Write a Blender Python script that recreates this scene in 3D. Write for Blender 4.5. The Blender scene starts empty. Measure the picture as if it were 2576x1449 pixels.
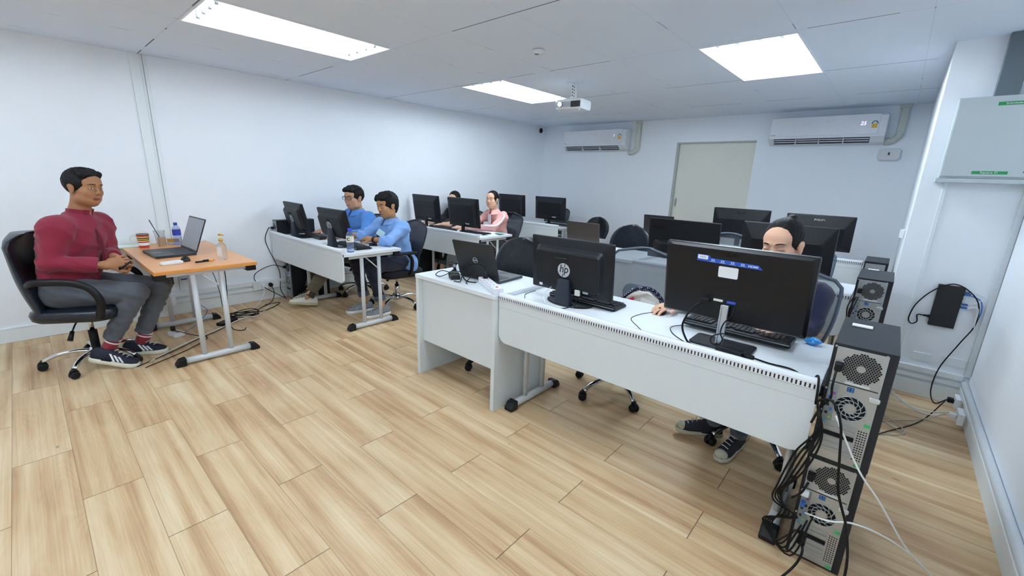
import bpy, bmesh, math, random
import numpy as np
from mathutils import Vector, Matrix
D = bpy.data
C = bpy.context.scene.collection
random.seed(7)
R = math.radians
PI = math.pi

# ---------------------------------------------------------------- camera
cam_d = D.cameras.new('camera'); cam = D.objects.new('camera', cam_d); C.objects.link(cam)
a_, b_, c_ = .719112, .252664, .0350625
RX = Matrix(((1,0,0),(0,math.cos(b_),-math.sin(b_)),(0,math.sin(b_),math.cos(b_))))
RY = Matrix(((math.cos(a_),0,math.sin(a_)),(0,1,0),(-math.sin(a_),0,math.cos(a_))))
RZ = Matrix(((math.cos(c_),-math.sin(c_),0),(math.sin(c_),math.cos(c_),0),(0,0,1)))
MC = RZ @ RX @ RY @ Matrix(((1,0,0),(0,0,-1),(0,1,0)))     # world -> camera (x right, y down, z forward)
m = Matrix((MC[0], -MC[1], -MC[2])).transposed().to_4x4()
m.translation = (0, 0, 1.455)
cam.matrix_world = m
cam_d.sensor_width = 36.0
cam_d.lens = 1073.16 / 2576 * 36.0
cam_d.clip_start = .05
sc = bpy.context.scene
sc.camera = cam
# ---------------------------------------------------------------- light set-up
sc.view_settings.view_transform = 'Standard'
sc.view_settings.look = 'None'
sc.view_settings.gamma = 1.0
sc.view_settings.use_curve_mapping = False
sc.view_settings.exposure = 0.20
w = D.worlds.new('world'); sc.world = w; w.use_nodes = True
w.node_tree.nodes['Background'].inputs[0].default_value = (.80, .88, 1, 1)
w.node_tree.nodes['Background'].inputs[1].default_value = .10
TUBE_POWER = 32.0
sc.cycles.max_bounces = 11; sc.cycles.diffuse_bounces = 8; sc.cycles.glossy_bounces = 4; sc.cycles.transparent_max_bounces = 12          # emission strength of the fluorescent tubes in the ceiling troffers
XL, XR, XP, YB, YP, YN, ZC = -5.25, .60, .085, 6.78, 4.17, -2.6, 2.4   # room: left wall, right wall, pier face, back wall, pier front, wall behind the camera, ceiling

# ---------------------------------------------------------------- materials
def lin(c):
    if isinstance(c, str):
        c = [int(c[i:i+2], 16) / 255 for i in (0, 2, 4)]
        c = [x / 12.92 if x < .04045 else ((x + .055) / 1.055) ** 2.4 for x in c]
    return (c[0], c[1], c[2], 1)
MATS = {}
def mat(name, col, rough=.5, metal=0, var=.05, scale=30, bump=0, bscale=200, emit=0, ecol=None, trans=0, ior=1.45, alpha=1, spec=.5, stretch=None, coat=0, sheen=0):
    if name in MATS: return MATS[name]
    m = D.materials.new(name); m.use_nodes = True; nt = m.node_tree; N = nt.nodes; L = nt.links
    p = N['Principled BSDF']; c = lin(col)
    p.inputs['Base Color'].default_value = c
    p.inputs['Roughness'].default_value = rough
    p.inputs['Metallic'].default_value = metal
    p.inputs['Specular IOR Level'].default_value = spec
    p.inputs['Coat Weight'].default_value = coat
    p.inputs['Sheen Weight'].default_value = sheen
    p.inputs['IOR'].default_value = ior
    p.inputs['Transmission Weight'].default_value = trans
    p.inputs['Alpha'].default_value = alpha
    tc = N.new('ShaderNodeTexCoord'); mp = N.new('ShaderNodeMapping'); L.new(tc.outputs['Object'], mp.inputs[0])
    if stretch: mp.inputs['Scale'].default_value = stretch
    if var:
        n = N.new('ShaderNodeTexNoise'); n.inputs['Scale'].default_value = scale; n.inputs['Detail'].default_value = 3
        L.new(mp.outputs[0], n.inputs[0])
        mx = N.new('ShaderNodeMix'); mx.data_type = 'RGBA'
        mx.inputs[6].default_value = tuple(x * (1 - var) for x in c[:3]) + (1,)
        mx.inputs[7].default_value = tuple(min(1, x * (1 + var)) for x in c[:3]) + (1,)
        L.new(n.outputs['Fac'], mx.inputs[0]); L.new(mx.outputs[2], p.inputs['Base Color'])
    if bump:
        n2 = N.new('ShaderNodeTexNoise'); n2.inputs['Scale'].default_value = bscale; n2.inputs['Detail'].default_value = 4
        L.new(mp.outputs[0], n2.inputs[0]); b = N.new('ShaderNodeBump'); b.inputs['Strength'].default_value = bump
        b.inputs['Distance'].default_value = .002
        L.new(n2.outputs['Fac'], b.inputs['Height']); L.new(b.outputs[0], p.inputs['Normal'])
    if emit:
        p.inputs['Emission Color'].default_value = lin(ecol or col); p.inputs['Emission Strength'].default_value = emit
    MATS[name] = m
    return m
def mnode(nt, op, a, b=None, c=None):
    n = nt.nodes.new('ShaderNodeMath'); n.operation = op
    for i, v in enumerate((a, b, c)):
        if v is None: continue
        if isinstance(v, (int, float)): n.inputs[i].default_value = v
        else: nt.links.new(v, n.inputs[i])
    return n.outputs[0]

def floor_mat():
    m = D.materials.new('floor_planks'); m.use_nodes = True; nt = m.node_tree; N = nt.nodes; L = nt.links
    p = N['Principled BSDF']
    tc = N.new('ShaderNodeTexCoord'); sp = N.new('ShaderNodeSeparateXYZ'); L.new(tc.outputs['Object'], sp.inputs[0])
    X, Y = sp.outputs[0], sp.outputs[1]
    M_ = lambda op, a, b=None, c=None: mnode(nt, op, a, b, c)
    v = M_('DIVIDE', M_('SUBTRACT', Y, -.042), .2095)
    row = M_('FLOOR', v)
    odd = M_('MODULO', M_('ADD', row, 100), 2)                     # row -0.04..0.165 is even
    u = M_('DIVIDE', M_('ADD', M_('SUBTRACT', X, -2.462), M_('MULTIPLY', odd, .516)), 1.032)
    col = M_('FLOOR', u)
    fu, fv = M_('FRACT', u), M_('FRACT', v)
    du = M_('MULTIPLY', M_('MINIMUM', fu, M_('SUBTRACT', 1, fu)), 1.032)
    dv = M_('MULTIPLY', M_('MINIMUM', fv, M_('SUBTRACT', 1, fv)), .2095)
    cb = N.new('ShaderNodeCombineXYZ'); L.new(row, cb.inputs[0]); L.new(col, cb.inputs[1])
    wn = N.new('ShaderNodeTexWhiteNoise'); L.new(cb.outputs[0], wn.inputs[0])
    rs = N.new('ShaderNodeSeparateColor'); L.new(wn.outputs['Color'], rs.inputs[0])
    # grain coordinates, shifted for every plank
    gx = M_('ADD', M_('MULTIPLY', X, 1.0), M_('MULTIPLY', rs.outputs[0], 37))
    gy = M_('ADD', Y, M_('MULTIPLY', rs.outputs[1], 11))
    def noise(sx, sy, detail, dist=0, rough=.5):
        c1 = N.new('ShaderNodeCombineXYZ'); L.new(M_('MULTIPLY', gx, sx), c1.inputs[0]); L.new(M_('MULTIPLY', gy, sy), c1.inputs[1])
        n = N.new('ShaderNodeTexNoise'); n.inputs['Scale'].default_value = 1; n.inputs['Detail'].default_value = detail
        n.inputs['Distortion'].default_value = dist; n.inputs['Roughness'].default_value = rough; L.new(c1.outputs[0], n.inputs[0]); return n.outputs['Fac']
    streak = noise(.5, 15, 2, .12)
    fine = noise(2.2, 150, 3, .35, .6)
    cloud = noise(1.6, 5.0, 2, .3)
    ring = noise(1.3, 9.0, 0, .5)
    rings = M_('SINE', M_('MULTIPLY', ring, 85))
    t = M_('ADD', M_('ADD', M_('MULTIPLY', streak, .82), .10), M_('MULTIPLY', M_('SUBTRACT', fine, .5), .36))
    t = M_('ADD', t, M_('MULTIPLY', M_('SUBTRACT', cloud, .5), .45))
    t = M_('ADD', t, M_('MULTIPLY', rings, .014))
    t = M_('ADD', t, M_('MULTIPLY', M_('SUBTRACT', rs.outputs[2], .5), .05))
    t = M_('SUBTRACT', t, .0)
    ramp = N.new('ShaderNodeValToRGB'); cr = ramp.color_ramp; L.new(t, ramp.inputs[0])
    cr.elements[0].position = .16; cr.elements[0].color = lin('8c6b4b')
    cr.elements[1].position = .92; cr.elements[1].color = lin('e6d6b9')
    for pos, c in ((.34, 'ae8c68'), (.5, 'c5a781'), (.68, 'd7c09c')):
        e = cr.elements.new(pos); e.color = lin(c)
    # knots
    vo = N.new('ShaderNodeTexVoronoi'); vo.inputs['Scale'].default_value = 1; c3 = N.new('ShaderNodeCombineXYZ')
    L.new(M_('MULTIPLY', gx, 1.9), c3.inputs[0]); L.new(M_('MULTIPLY', gy, 4.6), c3.inputs[1]); L.new(c3.outputs[0], vo.inputs[0])
    kn = M_('LESS_THAN', vo.outputs['Distance'], .035)
    mk = N.new('ShaderNodeMix'); mk.data_type = 'RGBA'; L.new(M_('MULTIPLY', kn, .55), mk.inputs[0]); L.new(ramp.outputs[0], mk.inputs[6]); mk.inputs[7].default_value = lin('7a5636')
    # seams: dark butt joints, faint long joints
    sb = M_('MULTIPLY', M_('LESS_THAN', du, .0019), .85); sl = M_('MULTIPLY', M_('LESS_THAN', dv, .0012), .55)
    seam = M_('MAXIMUM', sb, sl)
    ms = N.new('ShaderNodeMix'); ms.data_type = 'RGBA'; L.new(seam, ms.inputs[0]); L.new(mk.outputs[2], ms.inputs[6]); ms.inputs[7].default_value = lin('4a3628')
    L.new(ms.outputs[2], p.inputs['Base Color'])
    p.inputs['Roughness'].default_value = .42; p.inputs['Specular IOR Level'].default_value = .35
    rr = M_('ADD', M_('MULTIPLY', fine, .15), .36); L.new(rr, p.inputs['Roughness'])
    b = N.new('ShaderNodeBump'); b.inputs['Strength'].default_value = .25; b.inputs['Distance'].default_value = .001
    L.new(M_('SUBTRACT', M_('MULTIPLY', fine, .3), seam), b.inputs['Height']); L.new(b.outputs[0], p.inputs['Normal'])
    return m

def ceiling_mat():
    # painted 0.62 x 1.24 m ceiling boards with hair-line open joints
    m = D.materials.new('ceiling_boards'); m.use_nodes = True; nt = m.node_tree; N = nt.nodes; L = nt.links
    p = N['Principled BSDF']; p.inputs['Roughness'].default_value = .8
    tc = N.new('ShaderNodeTexCoord'); sp = N.new('ShaderNodeSeparateXYZ'); L.new(tc.outputs['Object'], sp.inputs[0])
    X, Y = sp.outputs[0], sp.outputs[1]; M_ = lambda op, a, b=None, c=None: mnode(nt, op, a, b, c)
    fu = M_('FRACT', M_('DIVIDE', M_('SUBTRACT', X, -3.80 - 6.25), .625)); fv = M_('FRACT', M_('DIVIDE', M_('SUBTRACT', Y, .88 - 12.4), 1.24))
    du = M_('MULTIPLY', M_('MINIMUM', fu, M_('SUBTRACT', 1, fu)), .625); dv = M_('MULTIPLY', M_('MINIMUM', fv, M_('SUBTRACT', 1, fv)), 1.24)
    n = N.new('ShaderNodeTexNoise'); n.inputs['Scale'].default_value = 2.2; n.inputs['Detail'].default_value = 2; L.new(tc.outputs['Object'], n.inputs[0])
    open_ = M_('GREATER_THAN', n.outputs['Fac'], .50)
    n3 = N.new('ShaderNodeTexNoise'); n3.inputs['Scale'].default_value = 5; L.new(tc.outputs['Object'], n3.inputs[0])
    open2 = M_('GREATER_THAN', n3.outputs['Fac'], .60)
    a = M_('MULTIPLY', M_('LESS_THAN', dv, .0045), M_('ADD', M_('MULTIPLY', open_, .75), .10))
    b = M_('MULTIPLY', M_('LESS_THAN', du, .003), M_('ADD', M_('MULTIPLY', open2, .5), .10))
    j = M_('MAXIMUM', a, b)
    n2 = N.new('ShaderNodeTexNoise'); n2.inputs['Scale'].default_value = 1.3; L.new(tc.outputs['Object'], n2.inputs[0])
    mx = N.new('ShaderNodeMix'); mx.data_type = 'RGBA'; mx.inputs[6].default_value = lin('dde7f6'); mx.inputs[7].default_value = lin('e3ecf8'); L.new(n2.outputs['Fac'], mx.inputs[0])
    m2 = N.new('ShaderNodeMix'); m2.data_type = 'RGBA'; L.new(j, m2.inputs[0]); L.new(mx.outputs[2], m2.inputs[6]); m2.inputs[7].default_value = lin('3c4048')
    L.new(m2.outputs[2], p.inputs['Base Color'])
    return m

WALL = mat('wall_paint', 'eef3f9', .75, var=.02, scale=3, bump=.12, bscale=160)
WALLB = mat('wall_paint_back', 'ebf1f8', .75, var=.02, scale=3, bump=.12, bscale=160)
TRIM = mat('trim_white', 'e6edf0', .45, var=.02)
LAM = mat('laminate_light_grey', 'd6dde0', .42, var=.02, scale=60, spec=.4)
LAMTOP = mat('laminate_top', 'e2e8ed', .38, var=.02, scale=60, spec=.45)
RAIL = mat('rail_white_metal', 'e3e8ee', .32, var=.01, spec=.6)
GREYMET = mat('painted_grey_metal', 'ccd1d5', .38, metal=.1, var=.03)
CHROME = mat('chrome', 'dcdde0', .09, metal=1, var=.01)
STEEL = mat('zinc_steel', 'b4babf', .33, metal=.75, var=.06, scale=12)
BLK = mat('black_plastic', '101216', .45, spec=.35, var=.08, bump=.05)
BLKM = mat('black_matte', '101114', .7, var=.08)
BLKG = mat('black_gloss', '0c0d11', .18, var=.02)
BLKS = mat('black_steel_case', '1f2228', .42, metal=.25, var=.05, bump=.06, bscale=500)
BRUSH = mat('brushed_black', '0d0e13', .40, metal=.1, var=.3, scale=8, stretch=(1, 1, 45), spec=.42)
KEYM = mat('key_caps', '1a1c22', .38, var=.05)
CABLEB = mat('cable_black', '090a0c', .5, var=.03, spec=.3)
CABLEW = mat('cable_white', 'dfe2e2', .45, var=.02)
CABLEG = mat('cable_grey', 'aeb0ae', .5, var=.02)
CABLEU = mat('cable_blue', '3f78c0', .45, var=.02)
WHITEP = mat('white_plastic', 'e4e8ec', .35, var=.02)
PAPER = mat('paper_white', 'e8ebee', .8, var=.02)
LEATH = mat('black_leather', '181e27', .26, var=.12, bump=.35, bscale=260, spec=.55)
FOAMB = mat('seat_fabric_black', '14161c', .85, var=.12, bump=.3, bscale=500)

# ---------------------------------------------------------------- mesh helpers
def V3(*a): return Vector(a)
def rotm(rz=0, rx=0, ry=0): return Matrix.Rotation(rz, 4, 'Z') @ Matrix.Rotation(ry, 4, 'Y') @ Matrix.Rotation(rx, 4, 'X')
def TR(x=0, y=0, z=0, rz=0, rx=0, ry=0): return Matrix.Translation((x, y, z)) @ rotm(rz, rx, ry)
def catmull(pts, n=6, closed=False):
    P = [Vector(p) for p in pts]; out = []
    N_ = len(P); rng = range(N_ if closed else N_ - 1)
    for i in rng:
        if closed: p0, p1, p2, p3 = P[i-1], P[i], P[(i+1) % N_], P[(i+2) % N_]
        else: p0 = P[i-1] if i > 0 else P[0] * 2 - P[1]; p1, p2 = P[i], P[i+1]; p3 = P[i+2] if i + 2 < N_ else P[-1] * 2 - P[-2]
        for k in range(n):
            t = k / n
            out.append(.5 * ((2 * p1) + (p2 - p0) * t + (2*p0 - 5*p1 + 4*p2 - p3) * t*t + (3*p1 - p0 - 3*p2 + p3) * t**3))
    if not closed: out.append(P[-1])
    return out
def rr(w, h, r, n=5, cx=0, cy=0):
    r = min(r, w/2 - 1e-5, h/2 - 1e-5); out = []
    for k, (sx, sy) in enumerate(((1, 1), (-1, 1), (-1, -1), (1, -1))):
        for i in range(n + 1):
            a = PI/2 * (k + i / n)
            out.append((cx + sx*(w/2 - r) + r*math.cos(a), cy + sy*(h/2 - r) + r*math.sin(a)))
    return out
class MB:
    def __init__(s): s.v = []; s.f = []; s.mi = []; s.sm = []
    def add(s, vs, fs, mi=0, sm=False, M=None):
        o = len(s.v)
        for v in vs:
            v = Vector(v); s.v.append(tuple(M @ v) if M is not None else tuple(v))
        for f in fs: s.f.append([o + i for i in f]); s.mi.append(mi); s.sm.append(sm)
        return s
    def box(s, c, d, mi=0, M=None):
        x, y, z = d[0]/2, d[1]/2, d[2]/2
        vs = [(c[0]+i*x, c[1]+j*y, c[2]+k*z) for i in (-1, 1) for j in (-1, 1) for k in (-1, 1)]
        return s.add(vs, [(0,1,3,2),(4,6,7,5),(0,4,5,1),(2,3,7,6),(0,2,6,4),(1,5,7,3)], mi, False, M)
    def bx(s, x0, x1, y0, y1, z0, z1, mi=0, M=None): return s.box(((x0+x1)/2, (y0+y1)/2, (z0+z1)/2), (abs(x1-x0), abs(y1-y0), abs(z1-z0)), mi, M)
    def loft(s, secs, mi=0, sm=True, caps=True, closed=True, M=None, ring=False):
        n = len(secs[0]); vs = [p for q in secs for p in q]; fs = []
        K = len(secs); rng = range(K if ring else K - 1)
        for i in rng:
            for j in range(n if closed else n - 1):
                a, b = i*n + j, i*n + (j+1) % n; i2 = (i+1) % K
                fs.append((a, b, i2*n + (j+1) % n, i2*n + j))
        s.add(vs, fs, mi, sm, M)
        if caps and closed and not ring:
            o = len(s.v) - len(vs)
            s.f.append([o + j for j in range(n)][::-1]); s.mi.append(mi); s.sm.append(False)
            s.f.append([o + (K-1)*n + j for j in range(n)]); s.mi.append(mi); s.sm.append(False)
        return s
    def prism(s, poly, z0, z1, mi=0, sm=False, M=None):
        return s.loft([[(x, y, z0) for x, y in poly], [(x, y, z1) for x, y in poly]], mi, sm, True, True, M)
    def tube(s, pts, r, seg=8, mi=0, M=None, caps=True, closed=False, flat=1.0):
        P = [Vector(p) for p in pts]; secs = []; n = len(P)
        t0 = (P[1] - P[0]).normalized(); up = Vector((0, 0, 1)) if abs(t0.z) < .9 else Vector((1, 0, 0))
        nrm = (up - t0 * up.dot(t0)).normalized()
        for i in range(n):
            if closed: t = (P[(i+1) % n] - P[i-1]).normalized()
            else: t = (P[min(i+1, n-1)] - P[max(i-1, 0)]).normalized()
            nrm = (nrm - t * nrm.dot(t))
            if nrm.length < 1e-6: nrm = t.orthogonal()
            nrm.normalize(); bn = t.cross(nrm)
            rad = r[i] if isinstance(r, (list, tuple)) else r
            secs.append([P[i] + (nrm*math.cos(2*PI*k/seg)*flat + bn*math.sin(2*PI*k/seg)) * rad for k in range(seg)])
        return s.loft(secs, mi, True, caps and not closed, True, M, ring=closed)
    def cyl(s, p0, p1, r0, r1=None, seg=16, mi=0, M=None): return s.tube([p0, p1], [r0, r0 if r1 is None else r1], seg, mi, M)
    def lathe(s, prof, seg=24, mi=0, M=None, sm=True):
        secs = [[(r*math.cos(2*PI*k/seg), r*math.sin(2*PI*k/seg), z) for k in range(seg)] for r, z in prof]
        return s.loft(secs, mi, sm, True, True, M)
    def ell(s, c, r, seg=16, rings=10, mi=0, M=None):
        if isinstance(r, (int, float)): r = (r, r, r)
        secs = []
        for i in range(rings + 1):
            a = PI * i / rings; q = max(math.sin(a), 1e-3)
            secs.append([(c[0] + r[0]*q*math.cos(2*PI*k/seg), c[1] + r[1]*q*math.sin(2*PI*k/seg), c[2] - r[2]*math.cos(a)) for k in range(seg)])
        return s.loft(secs, mi, True, True, True, M)
    def quad(s, a, b, c, d, mi=0, M=None): return s.add([a, b, c, d], [(0, 1, 2, 3)], mi, False, M)
    def build(s, name, mats, parent=None, bevel=0, seg=2, sub=0, loc=None, M=None):
        me = D.meshes.new(name); me.from_pydata(s.v, [], s.f)
        for mm in (mats if isinstance(mats, (list, tuple)) else [mats]): me.materials.append(mm)
        me.polygons.foreach_set('material_index', s.mi); me.polygons.foreach_set('use_smooth', s.sm); me.update()
        bm = bmesh.new(); bm.from_mesh(me); bmesh.ops.recalc_face_normals(bm, faces=bm.faces); bm.to_mesh(me); bm.free()
        o = D.objects.new(name, me); C.objects.link(o)
        if parent: o.parent = parent
        if M is not None: o.matrix_local = M
        if loc: o.location = loc
        if bevel:
            b = o.modifiers.new('bevel', 'BEVEL'); b.width = bevel; b.segments = seg; b.limit_method = 'ANGLE'; b.angle_limit = R(40)
        if sub:
            b = o.modifiers.new('subdivision', 'SUBSURF'); b.levels = sub; b.render_levels = sub
        return o
def tag(o, label, cat, group=None):
    o['label'] = label; o['category'] = cat
    if group: o['group'] = group
    return o
def thing(name, label, cat, loc=(0, 0, 0), rz=0, group=None):
    o = D.objects.new(name, None); C.objects.link(o); o.empty_display_size = .1
    o.location = loc; o.rotation_euler = (0, 0, rz)
    return tag(o, label, cat, group)
def struct(o): o['kind'] = 'structure'; return o
def text_mesh(name, txt, size, mt, parent, M, depth=.0006, bold=0, shear=0, sx=1, align='CENTER'):
    cu = D.curves.new('lettering', 'FONT'); cu.body = txt; cu.size = size; cu.extrude = depth; cu.offset = bold; cu.shear = shear
    cu.align_x = align; cu.align_y = 'CENTER'; cu.resolution_u = 3
    t = D.objects.new('lettering', cu); C.objects.link(t); bpy.context.view_layer.update()
    me = D.meshes.new_from_object(t.evaluated_get(bpy.context.evaluated_depsgraph_get()))
    C.objects.unlink(t); D.objects.remove(t); D.curves.remove(cu)
    me.materials.clear(); me.materials.append(mt); me.name = name
    me.transform(Matrix.Diagonal((sx, 1, 1, 1)))
    o = D.objects.new(name, me); C.objects.link(o); o.parent = parent; o.matrix_local = M
    return o
BACKTEXT = Matrix.Rotation(R(90), 4, 'X')     # lettering that reads from the -Y side
# ================================================================ room
def wallbox(name, x0, x1, y0, y1, z0, z1, m, bevel=0): return struct(MB().bx(x0, x1, y0, y1, z0, z1).build(name, m, bevel=bevel))
wallbox('floor', XL-.1, XR+.1, YN-.1, YB+.1, -.1, 0, floor_mat())
# ceiling with openings where the troffers sit
TROF = [(-3.80, .90), (-3.80, 3.40), (-1.28, 3.42), (-1.28, .92), (-3.80, -1.58), (-1.28, -1.58)]
TW, TLn = .60, 1.20
xs = sorted({XL-.1, XR+.1} | {t[0] for t in TROF} | {t[0]+TW for t in TROF}); ys = sorted({YN-.1, YB+.1} | {t[1] for t in TROF} | {t[1]+TLn for t in TROF})
mb = MB()
for i in range(len(xs)-1):
    for j in range(len(ys)-1):
        cx, cy = (xs[i]+xs[i+1])/2, (ys[j]+ys[j+1])/2
        if any(t[0] < cx < t[0]+TW and t[1] < cy < t[1]+TLn for t in TROF): continue
        mb.bx(xs[i], xs[i+1], ys[j], ys[j+1], ZC, ZC+.02)
struct(mb.build('ceiling', ceiling_mat()))
# plain left, front and right walls, and the pier
wallbox('wall_left', XL-.1, XL, YN, YB, 0, ZC, WALL)
wallbox('wall_front', XL, XR, YN-.1, YN, 0, ZC, WALL)
wallbox('wall_right', XR, XR+.1, YN, YP, 0, ZC, WALL)
wallbox('wall_pier', XP, XR+.1, YP, YB, 0, ZC, WALL)
# back wall with the sliding-door opening
DX0, DX1, DZ = -2.69, -1.60, 2.06
mb = MB().bx(XL, DX0, YB, YB+.1, 0, ZC).bx(DX1, XP, YB, YB+.1, 0, ZC).bx(DX0, DX1, YB, YB+.1, DZ, ZC).bx(DX0, DX1, YB+.07, YB+.1, 0, DZ)
struct(mb.build('wall_back', WALLB))
d = struct(MB().bx(DX0+.035, DX1, YB+.03, YB+.065, 0, DZ-.02).build('door_1', mat('door_cream', 'dfe0d6', .5, var=.02, scale=8), bevel=.002))
MB().bx(DX0, DX0+.035, YB-.005, YB+.065, 0, DZ).bx(DX0+.035, DX1, YB-.004, YB+.065, DZ-.02, DZ).build('door_frame', mat('door_frame_grey', 'a9b0ad', .45), d)
mb = MB().prism(rr(.035, .13, .017), -.004, .004, M=TR(-2.615, YB+.028, 1.17) @ rotm(rx=R(90)))
h = mb.build('door_handle', mat('satin_steel', 'b5b9bb', .3, metal=.8), d)
MB().prism(rr(.02, .09, .01), -.0055, .002, M=TR(-2.615, YB+.026, 1.17) @ rotm(rx=R(90))).build('handle_recess', mat('recess_grey', '6f7477', .5), h)
# baseboards and cable trunking
def skirting(name, x0, x1, y0, y1, axis):
    mb = MB()
    if axis == 'y': s = 1 if x1 > x0 else -1; mb.bx(x0, x1, y0, y1, 0, .115).bx(x0, x0 + s*.019, y0, y1, .115, .122)
    else: mb.bx(x0, x1, y0, y1, 0, .115)
    return struct(mb.build(name, TRIM, bevel=.003))
skirting('baseboard_left', XL, XL+.015, YN, YB, 'y')
skirting('baseboard_back', XL+.015, DX0, YB-.015, YB, 'x')
skirting('baseboard_back_right', DX1, XP-.015, YB-.015, YB, 'x')
skirting('baseboard_pier', XP-.015, XP, YP+.0, YB, 'x')
skirting('baseboard_recess', XP, XR-.016, YP-.018, YP, 'x')
skirting('baseboard_right', XR-.016, XR, YN, YP, 'x')
def trunk(name, boxes, m=TRIM, bevel=.003):
    mb = MB()
    for b in boxes: mb.bx(*b)
    return struct(mb.build(name, m, bevel=bevel))
# left wall: two stacked trunks running from beneath the teacher's table
trunk('trim_1', [(XL, XL+.03, .15, YB-.3, .125, .16), (XL, XL+.035, .15, YB-.3, .185, .235)])
# vertical boxed strip and groove lines on the left wall
trunk('trim_2', [(XL, XL+.022, .815, .885, .25, ZC), (XL, XL+.008, .885, .935, .25, ZC)])
trunk('trim_3', [(XL, XL+.012, .905, .909, .25, ZC)], mat('joint_shadow_grey', '8d939b', .7))
# recess (pier front): trunking above baseboard, flat boxes, vertical aluminium trims
trunk('trim_4', [(XP, XR-.03, YP-.022, YP, .135, .165), (XP, XR-.03, YP-.026, YP, .185, .225)])
trunk('trim_5', [(.29, .385, YP-.007, YP, .265, .325), (.44, .565, YP-.008, YP, .275, .335)], TRIM, .002)
trunk('trim_6', [(.205, .225, YP-.012, YP, .24, 1.55)], TRIM, .002)
trunk('trim_7', [(XR-.03, XR, YP-.03, YP, .225, ZC)], mat('alu_white', 'd5dade', .4, metal=.2), .002)
trunk('trim_8', [(XR-.034, XR, YN, YP-.03, .12, .15)], TRIM)
mb = MB().cyl((XR-.022, YN, .182), (XR-.022, YP-.06, .182), .019, seg=14)
struct(mb.build('trim_9', mat('pipe_white', 'dfe3e8', .35)))
# dark groove line down the right wall corner
trunk('trim_10', [(XR-.004, XR, YP-.052, YP-.048, .24, ZC)], mat('joint_shadow_grey', '8d939b', .7), 0)

# ---------------------------------------------------------------- ceiling troffers
TUBES = [mat('tube_glow_%d' % i, 'ffffff', .5, var=0, emit=TUBE_POWER*f, ecol=(.80, .91, 1.0)) for i, f in enumerate((.54, 1.45, 1.55, 1.1, .9, 1.15))]
REFL = mat('troffer_white', 'f2f5f8', .35, var=.01, spec=.6)
CAPM = mat('tube_cap_grey', 'b9bcbd', .4, metal=.3)
LB = {0: 'long fluorescent ceiling troffer above the teacher\'s table, nearest the left wall', 1: 'fluorescent ceiling troffer beside the projector, left of it', 2: 'fluorescent ceiling troffer over the right-hand desks, with four tube ends showing'}
for k, (x, y) in enumerate(TROF):
    lab = LB.get(k) or {3: 'fluorescent ceiling troffer above the open floor, out of view overhead', 4: 'fluorescent ceiling troffer behind the photographer at the left wall side', 5: 'fluorescent ceiling troffer behind the photographer at the right wall side'}[k]
    t = thing('ceiling_light', lab, 'ceiling light', (x+TW/2, y+TLn/2, ZC), 0, 'ceiling troffers')
    a, b = TW/2, TLn/2
    mb = MB().quad((-a, -b, 0), (-a, b, 0), (-a+.05, b-.05, .10), (-a+.05, -b+.05, .10)).quad((a, b, 0), (a, -b, 0), (a-.05, -b+.05, .10), (a-.05, b-.05, .10))
    mb.quad((-a, b, 0), (a, b, 0), (a-.05, b-.05, .10), (-a+.05, b-.05, .10)).quad((a, -b, 0), (-a, -b, 0), (-a+.05, -b+.05, .10), (a-.05, -b+.05, .10))
    mb.quad((-a+.05, -b+.05, .10), (a-.05, -b+.05, .10), (a-.05, b-.05, .10), (-a+.05, b-.05, .10))
    mb.build('reflector', REFL, t)
    fr = MB()
    for q in ((-a-.012, a+.012, -b-.012, -b), (-a-.012, a+.012, b, b+.012), (-a-.012, -a, -b, b), (a, a+.012, -b, b)): fr.bx(q[0], q[1], q[2], q[3], -.005, -.0005)
    fr.build('frame', REFL, t, bevel=.001)
    for i, px in enumerate((-.2, -.07, .07, .2)):
        MB().cyl((px, -.52, .020), (px, .52, .020), .013, seg=12).build('tube', TUBES[k], t)
    for px in (-.2, -.07, .07, .2):
        for s in (-1, 1): MB().cyl((px, s*.52, .020), (px, s*.538, .020), .0145, seg=12).bx(px-.012, px+.012, s*.525-.012, s*.525+.012, .018, .1).build('lamp_holder', CAPM, t)
# ---------------------------------------------------------------- projector
t = thing('projector', 'white ceiling-mounted projector with its lens glowing blue-white', 'projector', (-2.655, 3.88, 2.4), R(6))
WP = mat('projector_white', 'dfe3e6', .35)
mb = MB().prism(rr(.15, .11, .02), -.006, -.0005)
mb.build('ceiling_plate', WP, t)
mb = MB().bx(-.022, .022, -.02, .02, -.15, -.006).bx(-.075, .075, -.006, .006, -.158, -.146).bx(-.006, .006, -.08, .08, -.158, -.146)
br = mb.build('mount_bracket', WP, t, bevel=.002)
mb = MB()
for i in range(4): mb.bx(-.014, -.004, -.022, .0202, -.04-.028*i, -.03-.028*i).bx(.006, .014, -.0225, .0206, -.05-.028*i, -.042-.028*i)
mb.build('bracket_slots', BLKM, br)
poly = rr(.30, .235, .03)
mb = MB().loft([[(x*.95, y*.93, -.26) for x, y in poly], [(x, y, -.235) for x, y in poly], [(x, y, -.185) for x, y in poly], [(x*.97, y*.95, -.168) for x, y in poly]])
body = mb.build('housing', WP, t, bevel=.004)
MB().bx(.03, .135, -.121, -.10, -.245, -.188).build('vent_grille', mat('vent_dark_grey', '2b2e33', .5), t, bevel=.006)
MB().bx(-.145, .03, -.1195, -.10, -.24, -.19).build('front_fascia', mat('fascia_grey', 'aeb4bc', .35), t, bevel=.003)
MB().cyl((-.085, -.118, -.215), (-.085, -.132, -.215), .028, seg=20).build('lens_ring', mat('ring_grey', '7f8791', .3), t)
MB().cyl((-.085, -.131, -.215), (-.085, -.1335, -.215), .021, seg=20).build('lens', mat('lens_glow', 'cfe4ff', .3, var=0, emit=14, ecol=(.45, .72, 1)), t)
mb = MB()
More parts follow.
